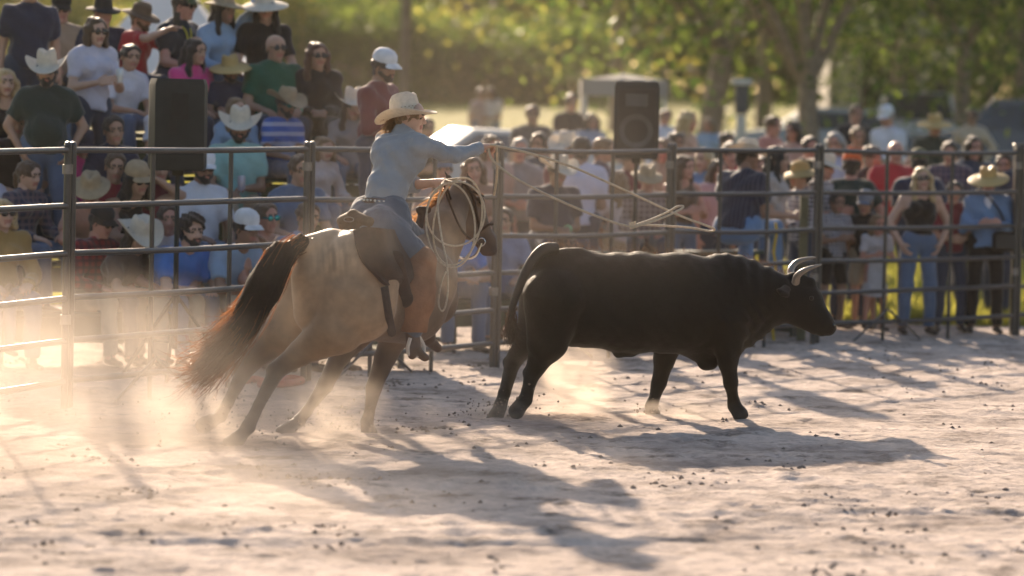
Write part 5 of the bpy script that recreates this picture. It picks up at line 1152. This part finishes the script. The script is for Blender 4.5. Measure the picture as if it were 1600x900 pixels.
# ================================================================ THE CROWD
navy, black, white = cloth((.025, .032, .06)), cloth((.012, .012, .014)), cloth((.62, .62, .68))
dgreen, lav, mint, blue = cloth((.022, .04, .036)), cloth((.52, .50, .60)), cloth((.26, .46, .44)), cloth((.07, .19, .50))
jean, djean, khaki, red = cloth((.10, .15, .24)), cloth((.035, .05, .085)), cloth((.40, .32, .23)), cloth((.48, .035, .045))
lblue, grey, maroon, green = cloth((.26, .36, .50)), cloth((.26, .25, .25)), cloth((.14, .022, .035)), cloth((.02, .10, .06))
denim, pink, mustard, brown = cloth((.13, .23, .40)), cloth((.65, .06, .24)), cloth((.36, .22, .08)), cloth((.10, .07, .055))
navplaid = cloth((.035, .04, .075), 'plaid', (.16, .12, .14)); redplaid = cloth((.24, .03, .035), 'plaid', (.06, .02, .03)); brnplaid = cloth((.16, .10, .09), 'plaid', (.34, .26, .24))
bwg = cloth((.02, .02, .03), 'gingham', (.55, .55, .60)); bstripe = cloth((.02, .025, .05), 'stripe', (.07, .075, .11)); bands = cloth((.05, .12, .42), 'bands', (.62, .64, .70)); gstripe = cloth((.44, .43, .45), 'stripe', (.62, .61, .62))
lace, beige, orange, tan_ = cloth((.55, .47, .46)), cloth((.48, .38, .28)), cloth((.62, .13, .04)), cloth((.38, .27, .19))
def wristband(colr):
    def f(o, J):
        for s in (1,):
            d = nrm(J['wr', s] - J['el', s]); MB().tube([J['wr', s] - d * .035, J['wr', s] - d * .012], [.038, .037], 12).build('wristband', mat('band_%d' % int(colr[1] * 100), colr, .5), o, local=Matrix())
    return f
def phone(o, J):
    d = nrm(J['wr', -1] - J['el', -1]); c = J['wr', -1] + d * .1 + V(0, 0, .06); MB().box(c, (.02, .075, .15), bev=.006).build('phone', mat('phone', (.015, .015, .018), .2), o, local=Matrix())
def lanyard(o, J):
    n = J['neck']; f = J['f']; u = J['u']; MB().tube(spline([n + V(-.06, 0, 0), n + f * .11 - u * .08 + V(-.03, 0, 0), n + f * .14 - u * .25, n + f * .11 - u * .08 + V(.03, 0, 0), n + V(.06, 0, 0)], 4), .008, 5).build('lanyard', mat('lanyard', (.5, .45, .05), .7), o, local=Matrix())
def can(colr):
    def f(o, J):
        c = J['wr', 1] + nrm(J['wr', 1] - J['el', 1]) * .09 + V(0, -.01, .04); Mx = Matrix.Translation(Vector(c)); MB().lathe([(0, -.06), (.028, -.06), (.032, -.05), (.032, .05), (.027, .062), (0, .06)], 12, Mx).build('drink_can', mat('can_%d' % int(colr[0] * 100), colr, .3, metal=.3), o, local=Matrix())
    return f
def bag(o, J):
    p = J['pelvis']; MB().box(p + V(.17, -.16, .02), (.26, .1, .2), bev=.03).build('bag', mat('black_bag', (.015, .015, .016), .5), o, local=Matrix()); MB().tube(spline([p + V(.2, -.12, .1), J['chest'] + V(.1, -.15, .0), J['neck'] + V(-.1, -.02, .05), J['chest'] + V(-.05, .16, .0), p + V(.2, .05, .1)], 5), .012, 6).build('bag_strap', MATS['black_bag'], o, local=Matrix())
def inner(o, J):
    f, u, c = J['f'], J['u'], J['chest']; v, fc, _ = sdf_mesh([cap(c + f * .078 + u * .1, J['pelvis'] + f * .09 + u * .02, .05, .055, flat=(f, .9))], .018, .02); link('undershirt', mesh_np('undershirt', v, fc, [white]), o, local=Matrix())
S = person
# ---- front row and the rows behind it, tall bleachers
S(4, 318, 0, 25, 'sit', mustard, jean, 'woman in sunglasses and mustard top at the left edge, half out of frame', hair='bob', hairc='blond', glasses='dark', sleeve='long', female=True, sk='fair', bl=0)
S(-22, 372, 0, 30, 'sit', grey, cloth((.30, .29, .40)), 'person in lavender trousers on the front bench, only a knee inside the left edge', bl=0, row=0, hair='short')
S(45, 275, 0, 55, 'sit', navplaid, jean, 'brown-haired woman in a dark plaid shirt looking right, just left of the first fence post', hair='tail', hairc='brown', sleeve='long', female=True, sk='fair', bl=0, turn=12)
S(60, 232, 0, 12, 'sit', cloth((.20, .22, .28)), djean, 'person in a cream hat and grey-blue shirt right behind the plaid-shirted woman', hat='cowboy', hatc='cream', sleeve='long', bl=0, down=14)
S(142, 298, 0, 10, 'lean', cloth((.40, .22, .17)), khaki, 'person in a worn tan hat bowed forward behind the black-capped man in red plaid', hat='old', hatc='tan', bl=0, row=1, down=28, sk='red', sleeve='short')
S(158, 350, 0, 35, 'sit', redplaid, khaki, 'man in black cap, red plaid shirt and khaki trousers right of the first fence post', hat='cap', hatc='black', glasses='dark', sleeve='long', sk='red', bl=0, row=0, down=12, girth=1.1)
S(216, 372, 0, 40, 'lean', brown, djean, 'person under a cream hat leaning down on the front bench left of the speaker stand', hat='cowboy', hatc='cream', hair='long', bl=0, row=0, down=30, sk='tan')
S(262, 345, 0, 30, 'sit', white, khaki, 'man in a white T-shirt half hidden by the left speaker stand', bl=0, row=0, sk='red')
S(300, 322, 0, 38, 'lean', blue, jean, 'curly-haired bearded man in a bright blue T-shirt with forearms on his knees', hair='curly', hairc='black', beard=True, bl=0, row=0, k=1.1, sk='fair', girth=1.18, down=4)
S(385, 345, 0, 40, 'lean', lblue, khaki, 'person in a white cap and light blue shirt resting chin on hand', hat='cap', hatc='capwhite', bl=0, row=0, sk='brown', lh=(-.12, -.3, .06))
S(416, 342, 0, 45, 'sit', cloth((.50, .28, .22)), khaki, 'bare-armed person in teal mirrored sunglasses beside the white-capped person', glasses='teal', bl=0, row=0, hair='short', hairc='brown', sk='red')
S(130, 242, 0, 0, 'sit', pink, djean, 'child in a navy cap and bright pink top behind the worn tan hat', k=.85, hat='cap', hatc='navy', bl=0, row=2, sk='tan', down=18)
S(215, 268, 0, 40, 'lean', black, djean, 'woman in pale cap, dark sunglasses and black tank top, hand to her head', hat='cap', hatc='tan', glasses='dark', hair='long', hairc='black', female=True, sleeve='tank', bl=0, row=1, sk='tan', lh=(-.02, -.16, .20))
S(318, 254, 0, 28, 'sit', white, jean, 'bearded man in a white cap, sunglasses and white T-shirt beside the left speaker', hat='cap', hatc='capwhite', glasses='dark', beard=True, hairc='black', bl=0, row=1, sk='brown', girth=1.08)
S(374, 222, 0, 15, 'sit', mint, khaki, 'man in a broad cream hat and mint green polo holding a drink', hat='cowboy', hatc='cream', bl=0, row=2, sk='brown', beard=True, hairc='black', lh=(-.15, -.24, -.28), extra=can((.5, .45, .5)), girth=1.1, k=1.1, down=10)
S(370, 172, 0, 20, 'sit', lblue, jean, 'woman with long light brown hair and sunglasses in a pale denim shirt', hair='long', hairc='light', glasses='dark', female=True, bl=0, row=3, sk='fair', sleeve='long')
S(447, 165, 0, 35, 'sit', bands, jean, 'man in a cream hat, teal mirrored sunglasses and a blue and white banded shirt', hat='cowboy', hatc='tan', glasses='teal', bl=0, row=3, sk='brown', extra=wristband((.3, .65, .35)), lh=(-.15, -.27, -.2), beard=True, hairc='black')
S(507, 212, 0, 40, 'sit', lace, jean, 'blond-streaked child in a pale lace top seated left of the rider', k=.86, hair='bob', hairc='light', bl=0, row=2, sk='fair', female=True, sleeve='long')
S(552, 168, 0, 12, 'sit', grey, jean, 'long-haired woman in a cream hat and sunglasses with a grey top, hand near her cheek', hat='cowboy', hatc='cream', glasses='dark', hair='long', hairc='dark', female=True, bl=0, row=3, lh=(-.1, -.2, .13), sk='tan')
S(546, 295, 0, 40, 'lean', mint, jean, 'small brown-haired child in a mint shirt low behind the saddle', k=.82, bl=0, row=0, hairc='brown', sk='tan')
S(482, 300, 0, 30, 'sit', denim, djean, 'dark seated person with bare forearms behind the croup of the horse', bl=0, row=0, hairc='brown', sk='tan')
# ---- upper rows
S(74, 62, 0, 18, 'pocket', dgreen, jean, 'bearded man in cream hat, sunglasses and dark green polo standing, hand in pocket', hat='cowboy', hatc='cream', glasses='dark', beard=True, hairc='black', bl=12, sk='tan', girth=1.16, k=1.06)
S(10, 122, 0, 22, 'lap', black, djean, 'blonde woman in black top at the left edge beside the dark green polo', hair='bob', hairc='blond', female=True, sleeve='tank', bl=0, sk='fair')
S(204, 98, 0, 40, 'lturn', white, jean, 'dark-haired young man in a white short-sleeved shirt leaning forward, elbows near his knees', bl=0, row=4, k=.98, hairc='black', sk='tan', turn=-25)
S(150, 50, 0, 35, 'hold', lav, djean, 'woman with a light brown bob and sunglasses in a lavender-white shirt, holding a drink', hair='bob', hairc='brown', glasses='dark', female=True, bl=13, sk='fair', extra=can((.6, .6, .6)), sleeve='short')
S(220, 62, 0, 70, 'sit', red, djean, 'man in brown hat and red shirt stretching an arm out to film with a phone', hat='old', hatc='brown', glasses=None, beard=True, hairc='brown', bl=0, row=5, sk='fair', rh=(-.1, -.52, .1), lh=(.05, -.50, .0), extra=phone, k=.95)
S(266, 108, 0, 45, 'sit', white, djean, 'boy in a black and pale cap and white shirt above the left speaker', hat='cap', hatc='black', bl=0, row=3, k=.95, sk='tan')
S(360, 116, 0, 18, 'sit', navy, djean, 'man in a floppy yellow straw hat with a dark beard and navy shirt', hat='sun', hatc='straw', beard=True, hairc='black', bl=0, row=4, sk='brown', girth=1.08)
S(431, 68, 0, 22, 'sit', green, djean, 'balding man in sunglasses and a bottle green polo with a pale wristband', hair='bald', hairc='dark', glasses='dark', bl=0, row=4, k=1.12, sk='tan', girth=1.16, extra=wristband((.35, .7, .45)), turn=10)
S(496, 84, 0, 6, 'lap', black, black, 'woman in black with long reddish-dark hair and big sunglasses', hair='long', hairc='red', glasses='dark', female=True, bl=0, row=4, sleeve='long', sk='tan', k=1.05, girth=1.05)
S(600, 106, 0, 62, 'hold', maroon, djean, 'man in a white cap and maroon jacket standing at the right end of the bleachers', hat='cap', hatc='capwhite', bl=12, beard=True, hairc='black', sleeve='long', sk='brown', down=12)
S(305, 82, 0, 50, 'sit', pink, djean, 'dark-haired woman in a hot pink top behind the filming arm', hair='long', hairc='black', female=True, bl=0, row=4, sk='tan')
S(48, 8, 0, 15, 'stand', navy, djean, 'tall man in navy polo at the top left, head cut by the frame edge', bl=14, k=1.08, hairc='dark', sk='tan', girth=1.1)
S(96, 16, 0, 20, 'sit', tan_, djean, 'man in a black cap and sunglasses glimpsed behind the big cream hat', hat='cap', hatc='black', glasses='dark', bl=0, row=5, hairc='brown', sk='red')
S(162, 8, 0, 25, 'sit', navy, djean, 'man in a black hat and navy shirt behind the lavender-shirted woman', hat='old', hatc='black', bl=0, row=5, sk='red', girth=1.1, k=1.0)
S(287, 22, 0, 62, 'sit', cloth((.02, .028, .04)), djean, 'man in a dark camouflage cap with a yellow lanyard in front of the white tent', hat='cap', hatc='camo', glasses='dark', bl=0, row=5, k=1.13, sk='red', extra=lanyard, down=10)
S(350, 36, 0, 45, 'sit', lblue, jean, 'long black-haired woman with a tan hat raising a denim sleeve overhead', hat='old', hatc='tan', hair='long', hairc='black', female=True, sleeve='long', bl=0, row=5, k=1.1, sk='brown', lh=(.16, -.2, .46))
S(414, 24, 0, 20, 'sit', black, djean, 'woman in floppy cream hat, long black hair and black top, highest on the bleachers', hat='sun', hatc='cream', hair='long', hairc='black', female=True, bl=0, row=5, k=1.12, sk='tan')
# fillers seen between shoulders
for px, py, az, rw, sh_, hc, lab in ((178, 205, 30, 2, navy, 'black', 'person in navy bending behind the left speaker, only a shoulder and dark hair visible'), (105, 180, 20, 3, lblue, 'brown', 'person in a light blue shirt just right of the man with the pocketed hand'), (25, 195, 25, 2, black, 'dark', 'dark-dressed person seated below the blonde woman at the left edge'), (250, 215, 35, 1, maroon, 'dark', 'person in maroon half hidden below the left speaker'),
        (180, 255, 20, 1, cloth((.35, .03, .06)), 'brown', 'person in a crimson top behind the worn tan hat'), (-30, 230, 25, 1, lav, 'light', 'person in lavender just outside the left edge of the bleachers'), (-25, 60, 25, 4, grey, 'brown', 'person in grey at the far left of the upper bleachers'), (470, 240, 35, 1, jean, 'brown', 'person in denim seated below the man in the banded shirt')):
    S(px, py, 0, az, 'sit', sh_, djean, lab, bl=0, row=rw, hairc=hc, sk='tan', h=.026)
# ---- low bleachers and standing people behind the fence, centre
G2 = 'spectators behind the fence at the right'
S(694, 212, 0, 20, 'lap', cloth((.40, .33, .33)), jean, 'person in a blue-grey cap and pale top right beside the rider face', hat='cap', hatc='bluegrey', bl=1, row=1, group=G2, sk='red', k=1.12)
S(741, 214, 0, 5, 'sit', cloth((.30, .17, .13)), jean, 'auburn-haired person in a russet top under the outstretched rope arm', bl=1, row=1, hairc='red', group=G2, sk='red', hair='bob', k=1.1)
S(720, 318, 0, 30, 'lean', blue, jean, 'person in a blue shirt bent forward behind the horse head', bl=1, row=0, group=G2, sk='tan', hairc='brown')
S(788, 300, 0, 10, 'sit', cloth((.20, .24, .36)), jean, 'person in slate blue seated behind the middle fence joint', bl=1, row=0, group=G2, sk='tan', hairc='dark', k=1.0)
S(872, 262, 0, 14, 'lap', navy, djean, 'man in a cream hat and navy shirt with folded hands and a mint wristband', hat='cowboy', hatc='cream', bl=1, row=1, group=G2, sk='brown', girth=1.2, extra=wristband((.3, .65, .5)), hairc='dark', k=1.08)
S(886, 222, 36.6, -20, 'stand', maroon, djean, 'person in a second cream hat directly behind the folded-hands man', hat='cowboy', hatc='cream', bl=None, group=G2, sk='tan')
S(910, 214, 36.0, 175, 'stand', lav, djean, 'dark-haired man in a pale lavender shirt seen from behind', bl=None, group=G2, hairc='black', sk='brown')
S(944, 228, 36.8, 60, 'stand', navplaid, jean, 'brown-haired person in dark plaid left of the right speaker', bl=None, group=G2, hairc='light', sk='tan', sleeve='long')
S(1012, 272, 0, 8, 'sit', brnplaid, djean, 'boy in a tan hat and brown plaid shirt below the right speaker', hat='old', hatc='tan', bl=1, row=1, group=G2, sk='red', k=.98, sleeve='long')
S(966, 290, 36.5, 200, 'stand', lace, khaki, 'person in a cream lace top from behind below the speaker', bl=None, group=G2, hair='long', hairc='light', female=True, k=.95)
S(1070, 262, 36.4, 40, 'hold', brown, jean, 'brown-haired woman with bare arms right of the fence joint beside the tan-hatted boy', bl=None, group=G2, hair='long', hairc='brown', female=True, sk='red', sleeve='tank')
S(1100, 250, 37.6, -30, 'stand', denim, djean, 'person in a denim jacket left of the striped-shirt man in the big cream hat', bl=None, group=G2, hairc='blond', hair='bob', sk='fair', sleeve='long')
S(1168, 246, 34.2, 150, 'lap', bstripe, denim, 'man in big cream hat and dark striped shirt, seated, blue jeans toward the arena', hat='cowboy', hatc='cream', bl=None, group=G2, sk='brown', girth=1.22, turn=-55, k=1.12)
S(1142, 242, 38.5, 10, 'stand', red, djean, 'person in a crimson shirt peeking out left of the big cream hat', bl=None, group=G2, hairc='dark', sk='red')
S(1216, 250, 35.6, 80, 'stand', cloth((.42, .36, .33)), jean, 'woman in profile with long black hair right of the striped-shirt man', bl=None, group=G2, hair='long', hairc='black', female=True, sk='tan')
S(1250, 268, 36.0, -70, 'stand', bwg, djean, 'person in a straw hat and black and white checked shirt left of the wooden post', hat='sun', hatc='straw', bl=None, group=G2, hair='short', sk='tan', sleeve='long', k=1.02)
S(1288, 262, 36.4, 60, 'stand', bwg, black, 'person in a pale straw hat and black and white checks right of the fence joint', hat='old', hatc='cream', bl=None, group=G2, sk='red', legs='shorts')
S(1331, 262, 36.9, 185, 'stand', dgreen, djean, 'man in an orange-red cap and dark shirt seen from behind', hat='cap', hatc='orange', bl=None, group=G2, sk='red', girth=1.15)
S(1352, 320, 36.2, -20, 'stand', cloth((.02, .02, .022)), khaki, 'child in a light blue cap and black T-shirt near the fence', hat='cap', hatc='bluegrey', bl=None, group=G2, sk='tan', legs='shorts')
S(1372, 352, 36.0, 10, 'hold', gstripe, None, 'small child in a grey and white striped dress with bare legs beside the blonde woman', bl=None, group=G2, hair='bob', hairc='light', female=True, sk='red', legs='dress')
S(1308, 318, 36.1, 35, 'stand', bwg, black, 'barelegged child in a checked shirt and black shorts left of the striped dress', bl=None, group=G2, sk='brown', legs='shorts', hairc='black')
S(1400, 236, 38.6, 10, 'hold', red, djean, 'balding man in a bright red T-shirt behind the navy-capped man', hair='bald', hairc='light', bl=None, group=G2, sk='red', girth=1.12)
S(1437, 236, 36.9, 185, 'stand', navy, djean, 'big man in a dark camouflage cap and navy shirt right behind the blonde woman', hat='cap', hatc='camo', bl=None, group=G2, sk='red', girth=1.3, k=1.1)
S(1441, 291, 35.5, 12, 'pocket', black, jean, 'blonde woman in sunglasses, black tank top and jeans standing at the fence', hair='long', hairc='blond', glasses='dark', female=True, sleeve='tank', bl=None, group=G2, sk='fair', h=.018, k=1.03, zg=0.)
S(1491, 302, 36.0, 5, 'stand', maroon, djean, 'boy with dark hair and a maroon shirt between the blonde woman and the straw-hatted person', bl=None, group=G2, hairc='black', sk='tan', h=.02)
S(1545, 284, 35.9, -6, 'hold', denim, black, 'person in wide straw hat and open denim shirt over white, black bag at the hip', hat='sun', hatc='straw', bl=None, group=G2, sk='red', sleeve='long', h=.018, zg=0., extra=lambda o, J: (bag(o, J), inner(o, J)), girth=1.06)
S(1570, 226, 38.2, -10, 'stand', cloth((.018, .024, .035)), djean, 'dark-bearded man in a black jacket behind the wide straw hat', beard=True, hairc='dark', bl=None, group=G2, sk='red', girth=1.2, sleeve='long', k=1.1)
S(1602, 226, 38.0, 15, 'stand', navy, djean, 'person in navy cut off by the right edge of the picture', bl=None, group=G2, hairc='brown', sk='tan', sleeve='long')
S(1190, 262, 38.4, 0, 'stand', white, djean, 'person in white partly hidden behind the striped-shirt man', bl=None, group=G2, hairc='dark', sk='red')
for px, py, d, az, sh_, hr, hcol, sk_, lab in (
    (985, 250, 38.6, 20, maroon, 'short', 'dark', 'tan', 'person in maroon standing just behind the right speaker pole'), (1038, 236, 39.2, -30, tan_, 'bob', 'light', 'red', 'fair-haired person in tan behind the brown-haired bare-armed woman'),
    (1056, 224, 41., 10, black, 'short', 'black', 'brown', 'dark-haired person in black above the fence joint right of the speaker'), (1122, 268, 37.2, 40, cloth((.5, .3, .3)), 'long', 'brown', 'red', 'long-haired person in rose between the denim jacket and the big cream hat'),
    (1266, 232, 39.5, 15, dgreen, 'short', 'dark', 'red', 'person in dark green above the wooden post'), (1306, 226, 40.5, -15, lav, 'bob', 'grey', 'red', 'grey-haired person in lavender left of the orange shirt'),
    (1362, 246, 39., 30, brown, 'short', 'brown', 'tan', 'person in brown between the orange-red cap and the red T-shirt'), (1484, 240, 39.8, -10, navplaid, 'short', 'dark', 'tan', 'person in dark plaid behind the boy in maroon'),
    (1522, 232, 40.4, 15, djean, 'bob', 'dark', 'red', 'person in dark denim left of the bearded man in the black jacket'), (812, 236, 37.4, 10, grey, 'short', 'grey', 'red', 'grey-haired person in grey left of the folded-hands man'),
    (842, 226, 38.4, -20, djean, 'short', 'black', 'brown', 'black-haired person in dark denim left of the second cream hat'), (768, 232, 37.2, 15, cloth((.42, .30, .26)), 'bob', 'brown', 'red', 'brown-haired person in dusty pink behind the throwing hand')):
    S(px, py, d, az, 'stand', sh_, djean, lab, bl=None, group=G2, hair=hr, hairc=hcol, sk=sk_, h=.026)
# ---- people farther off on the field and by the cars
G3 = 'people walking on the field beyond the arena'
for px, py, d, az, sh_, pn, hat, hc, hr, hcol, sk_, lab in (
    (1076, 172, 46, 60, cloth((.44, .30, .22)), jean, None, None, 'long', 'blond', 'red', 'woman with sunlit long fair hair right of the right speaker'),
    (1040, 184, 52, 20, white, djean, None, None, 'short', 'brown', 'red', 'distant person in white just right of the right speaker'),
    (1108, 196, 54, -20, lblue, jean, None, None, 'bob', 'light', 'red', 'distant person in pale blue left of the white post with the dark box'),
    (1135, 222, 45, 30, black, djean, None, None, 'short', 'black', 'tan', 'dark-haired man in black left of the big cream hat'),
    (1208, 198, 46, 50, cloth((.52, .22, .18)), jean, None, None, 'short', 'brown', 'red', 'distant person in coral red below the forked oak'),
    (1240, 206, 45, -40, cloth((.5, .3, .26)), djean, None, None, 'bob', 'dark', 'red', 'distant person in salmon left of the oak with the low limb'),
    (1338, 172, 50, 20, cloth((.03, .03, .035)), jean, None, None, 'short', 'brown', 'red', 'man in a black vest over white in front of the grey car'),
    (1386, 184, 49, -40, white, khaki, 'cap', 'capwhite', 'short', 'grey', 'red', 'man in a white cap and white shirt below the shed'),
    (1340, 214, 44, 0, orange, jean, None, None, 'short', 'light', 'red', 'person in an orange shirt above the orange-red cap'),
    (1461, 198, 47, 10, cloth((.04, .05, .04)), djean, 'sun', 'straw', 'short', 'light', 'red', 'person in a ragged straw hat in front of the white pickup'),
    (1519, 184, 54, -8, beige, djean, None, None, 'short', 'dark', 'brown', 'man in a beige long-sleeved shirt in front of the dark blue car'),
    (832, 172, 47, 5, cloth((.10, .09, .09)), djean, None, None, 'short', 'brown', 'tan', 'hazy figure in dark grey standing on the field left of the canopy'),
    (893, 158, 52, 30, cloth((.035, .03, .03)), djean, None, None, 'short', 'dark', 'tan', 'broad man in black at the corner of the grey canopy'),
    (752, 148, 72, 40, cloth((.45, .32, .32)), jean, None, None, 'short', 'brown', 'tan', 'left one of the two tiny figures on the sunlit field'),
    (767, 146, 72, -30, cloth((.60, .52, .52)), jean, None, None, 'long', 'dark', 'tan', 'right one of the two tiny figures on the sunlit field'),
    (668, 148, 42, 30, black, djean, None, None, 'short', 'black', 'tan', 'man in black right behind the rider hat'),
    (622, 142, 40, 40, tan_, jean, None, None, 'bob', 'blond', 'fair', 'fair-haired person between the maroon jacket and the rider hat'),
    (985, 196, 50, 0, cloth((.28, .12, .10)), djean, None, None, 'short', 'brown', 'tan', 'person in rust red in the shade of the grey canopy'),
    (925, 190, 51, 20, cloth((.25, .30, .38)), djean, None, None, 'bob', 'dark', 'tan', 'person in faded blue under the grey canopy')):
    S(px, py, d, az, 'stand', sh_, pn, lab, hat=hat, hatc=hc or 'cream', hair=hr, hairc=hcol, sk=sk_, bl=None, group=G3, h=.03, sleeve='long' if sh_ in (beige, white) else 'short')

# ================================================================ HAZE AND DUST
def volume(name, dens, colr, aniso):
    m = bpy.data.materials.new(name); m.use_nodes = True; nt = m.node_tree
    for n in list(nt.nodes):
        if n.type == 'BSDF_PRINCIPLED': nt.nodes.remove(n)
    pv = nt.nodes.new('ShaderNodeVolumePrincipled'); pv.inputs['Color'].default_value = (*colr, 1); pv.inputs['Density'].default_value = dens; pv.inputs['Anisotropy'].default_value = aniso
    nt.links.new(pv.outputs[0], nt.nodes['Material Output'].inputs['Volume']); return m, nt, pv
m, nt, pv = volume('haze', .00015, (1., .90, .74), .45)
o = MB().box((0, 180, 14.9), (640, 520, 33.)).build('haze', m, smooth=False); tag(o, 'warm dusty evening haze over the whole field', kind='stuff')
def dust(c, rad, dens, seed, lab, sc=(1.6, 1.6, 1.6), thr=.42, soft=.3, aniso=.35):
    m, nt, pv = volume('dust_%d' % seed, 0., (.97, .85, .73), aniso); N, L = nt.nodes, nt.links
    tc = N.new('ShaderNodeTexCoord'); ln = N.new('ShaderNodeVectorMath'); ln.operation = 'DOT_PRODUCT'
    L.new(tc.outputs['Object'], ln.inputs[0]); L.new(tc.outputs['Object'], ln.inputs[1])
    fo = N.new('ShaderNodeMapRange'); fo.interpolation_type = 'SMOOTHSTEP'; fo.inputs[1].default_value = 1.0; fo.inputs[2].default_value = .05; L.new(ln.outputs['Value'], fo.inputs[0])
    mp = N.new('ShaderNodeMapping'); mp.inputs['Location'].default_value = (seed * 3.7, seed * 1.3, seed * 2.1); mp.inputs['Scale'].default_value = sc; L.new(tc.outputs['Object'], mp.inputs[0])
    nz = N.new('ShaderNodeTexNoise'); nz.inputs['Scale'].default_value = 1.; nz.inputs['Detail'].default_value = 4; nz.inputs['Roughness'].default_value = .55; nz.inputs['Distortion'].default_value = .4; L.new(mp.outputs[0], nz.inputs['Vector'])
    r = N.new('ShaderNodeMapRange'); r.inputs[1].default_value = thr - soft / 2; r.inputs[2].default_value = thr + soft / 2; L.new(nz.outputs[0], r.inputs[0])
    a = N.new('ShaderNodeMath'); a.operation = 'MULTIPLY'; L.new(fo.outputs[0], a.inputs[0]); L.new(r.outputs[0], a.inputs[1])
    b = N.new('ShaderNodeMath'); b.operation = 'MULTIPLY'; b.inputs[1].default_value = dens; L.new(a.outputs[0], b.inputs[0]); L.new(b.outputs[0], pv.inputs['Density'])
    s = MB().lathe([(math.sin(x), -math.cos(x)) for x in np.linspace(0, math.pi, 13)], 20)
    o = s.build('dust_cloud', m); o.location = [float(q) for q in c]; o.scale = rad; tag(o, lab, kind='stuff')
dust((-4.1, 22.6, .1), (3.5, 4.0, 1.3), .22, 1, 'broad bank of pale dust hanging over the left side of the arena', (2.6, 2.6, 1.8))
dust((-.15, 25.2, 1.5), (1.9, 1.2, 2.5), .024, 2, 'thin veil of dust drifting up around horse and rider', (1.4, 1., 1.6), .4, .5)
dust((-2.0, 19.6, .05), (2.2, 2.4, .34), .12, 7, 'low sheet of dust settling in the left foreground', (1.6, 1.6, 1.2))
_s = MB(); _g = np.random.default_rng(77)
for (x, y, d0, n_, sp_) in ((380, 690, 23.2, 70, .28), (455, 676, 24.0, 60, .25), (560, 670, 24.1, 40, .2), (332, 662, 23.5, 40, .25), (772, 656, 25.3, 60, .16), (815, 640, 25.3, 40, .16), (1030, 648, 25.9, 25, .1)):
    c0 = P(x, y, d0)
    for _ in range(n_):
        q = c0 + V(_g.normal(-.06, sp_), _g.normal(0, sp_ * .6), abs(_g.normal(0, sp_ * .55))); q[2] = max(q[2], .02); r_ = _g.uniform(.003, .011)
        dd = [V(1, 0, 0), V(-1, 0, 0), V(0, 1, 0), V(0, -1, 0), V(0, 0, 1), V(0, 0, -1)]
        _s.add([q + r_ * w_ * _g.uniform(.6, 1.4) for w_ in dd], [(0, 2, 4), (2, 1, 4), (1, 3, 4), (3, 0, 4), (2, 0, 5), (1, 2, 5), (3, 1, 5), (0, 3, 5)])
tag(_s.build('flung_sand', MATS['clod_soil'], smooth=False), 'grains and crumbs of sand flung up by the hooves', kind='stuff')
c = P(585, 470, 22.95); dust((c[0], 22.95, c[2]), (.95, .6, .85), .20, 8, 'dust hanging against the flank and belly of the horse', (1.5, 1.5, 1.5), .4, .5)
dust((-.5, 20.9, .05), (1.8, 2.2, .32), .10, 9, 'low dust drifting over the shadow of the rider', (1.6, 1.6, 1.2))
dust((-1.75, 23.2, .12), (1.5, .8, .45), 1.0, 3, 'dust thrown up round the hooves of the horse', (4.2, 2.6, 2.2), .5, .2)
c = P(880, 615, 25.6); dust((c[0], 25.7, .2), (.55, .42, .46), 2.4, 4, 'puff of dust behind the hind legs of the bull', (2.2, 2., 2.), .47, .22)
c = P(1050, 645, 25.9); dust((c[0], 25.7, .02), (.45, .3, .13), 1.2, 5, 'low dust at the front hooves of the bull', (2., 1.6, 1.6), .46)
c = P(775, 655, 25.3); dust((c[0], 25.2, .02), (.3, .25, .16), 1.6, 6, 'small spurt of sand at the planted hind hoof of the bull', (2., 1.6, 1.6), .46)
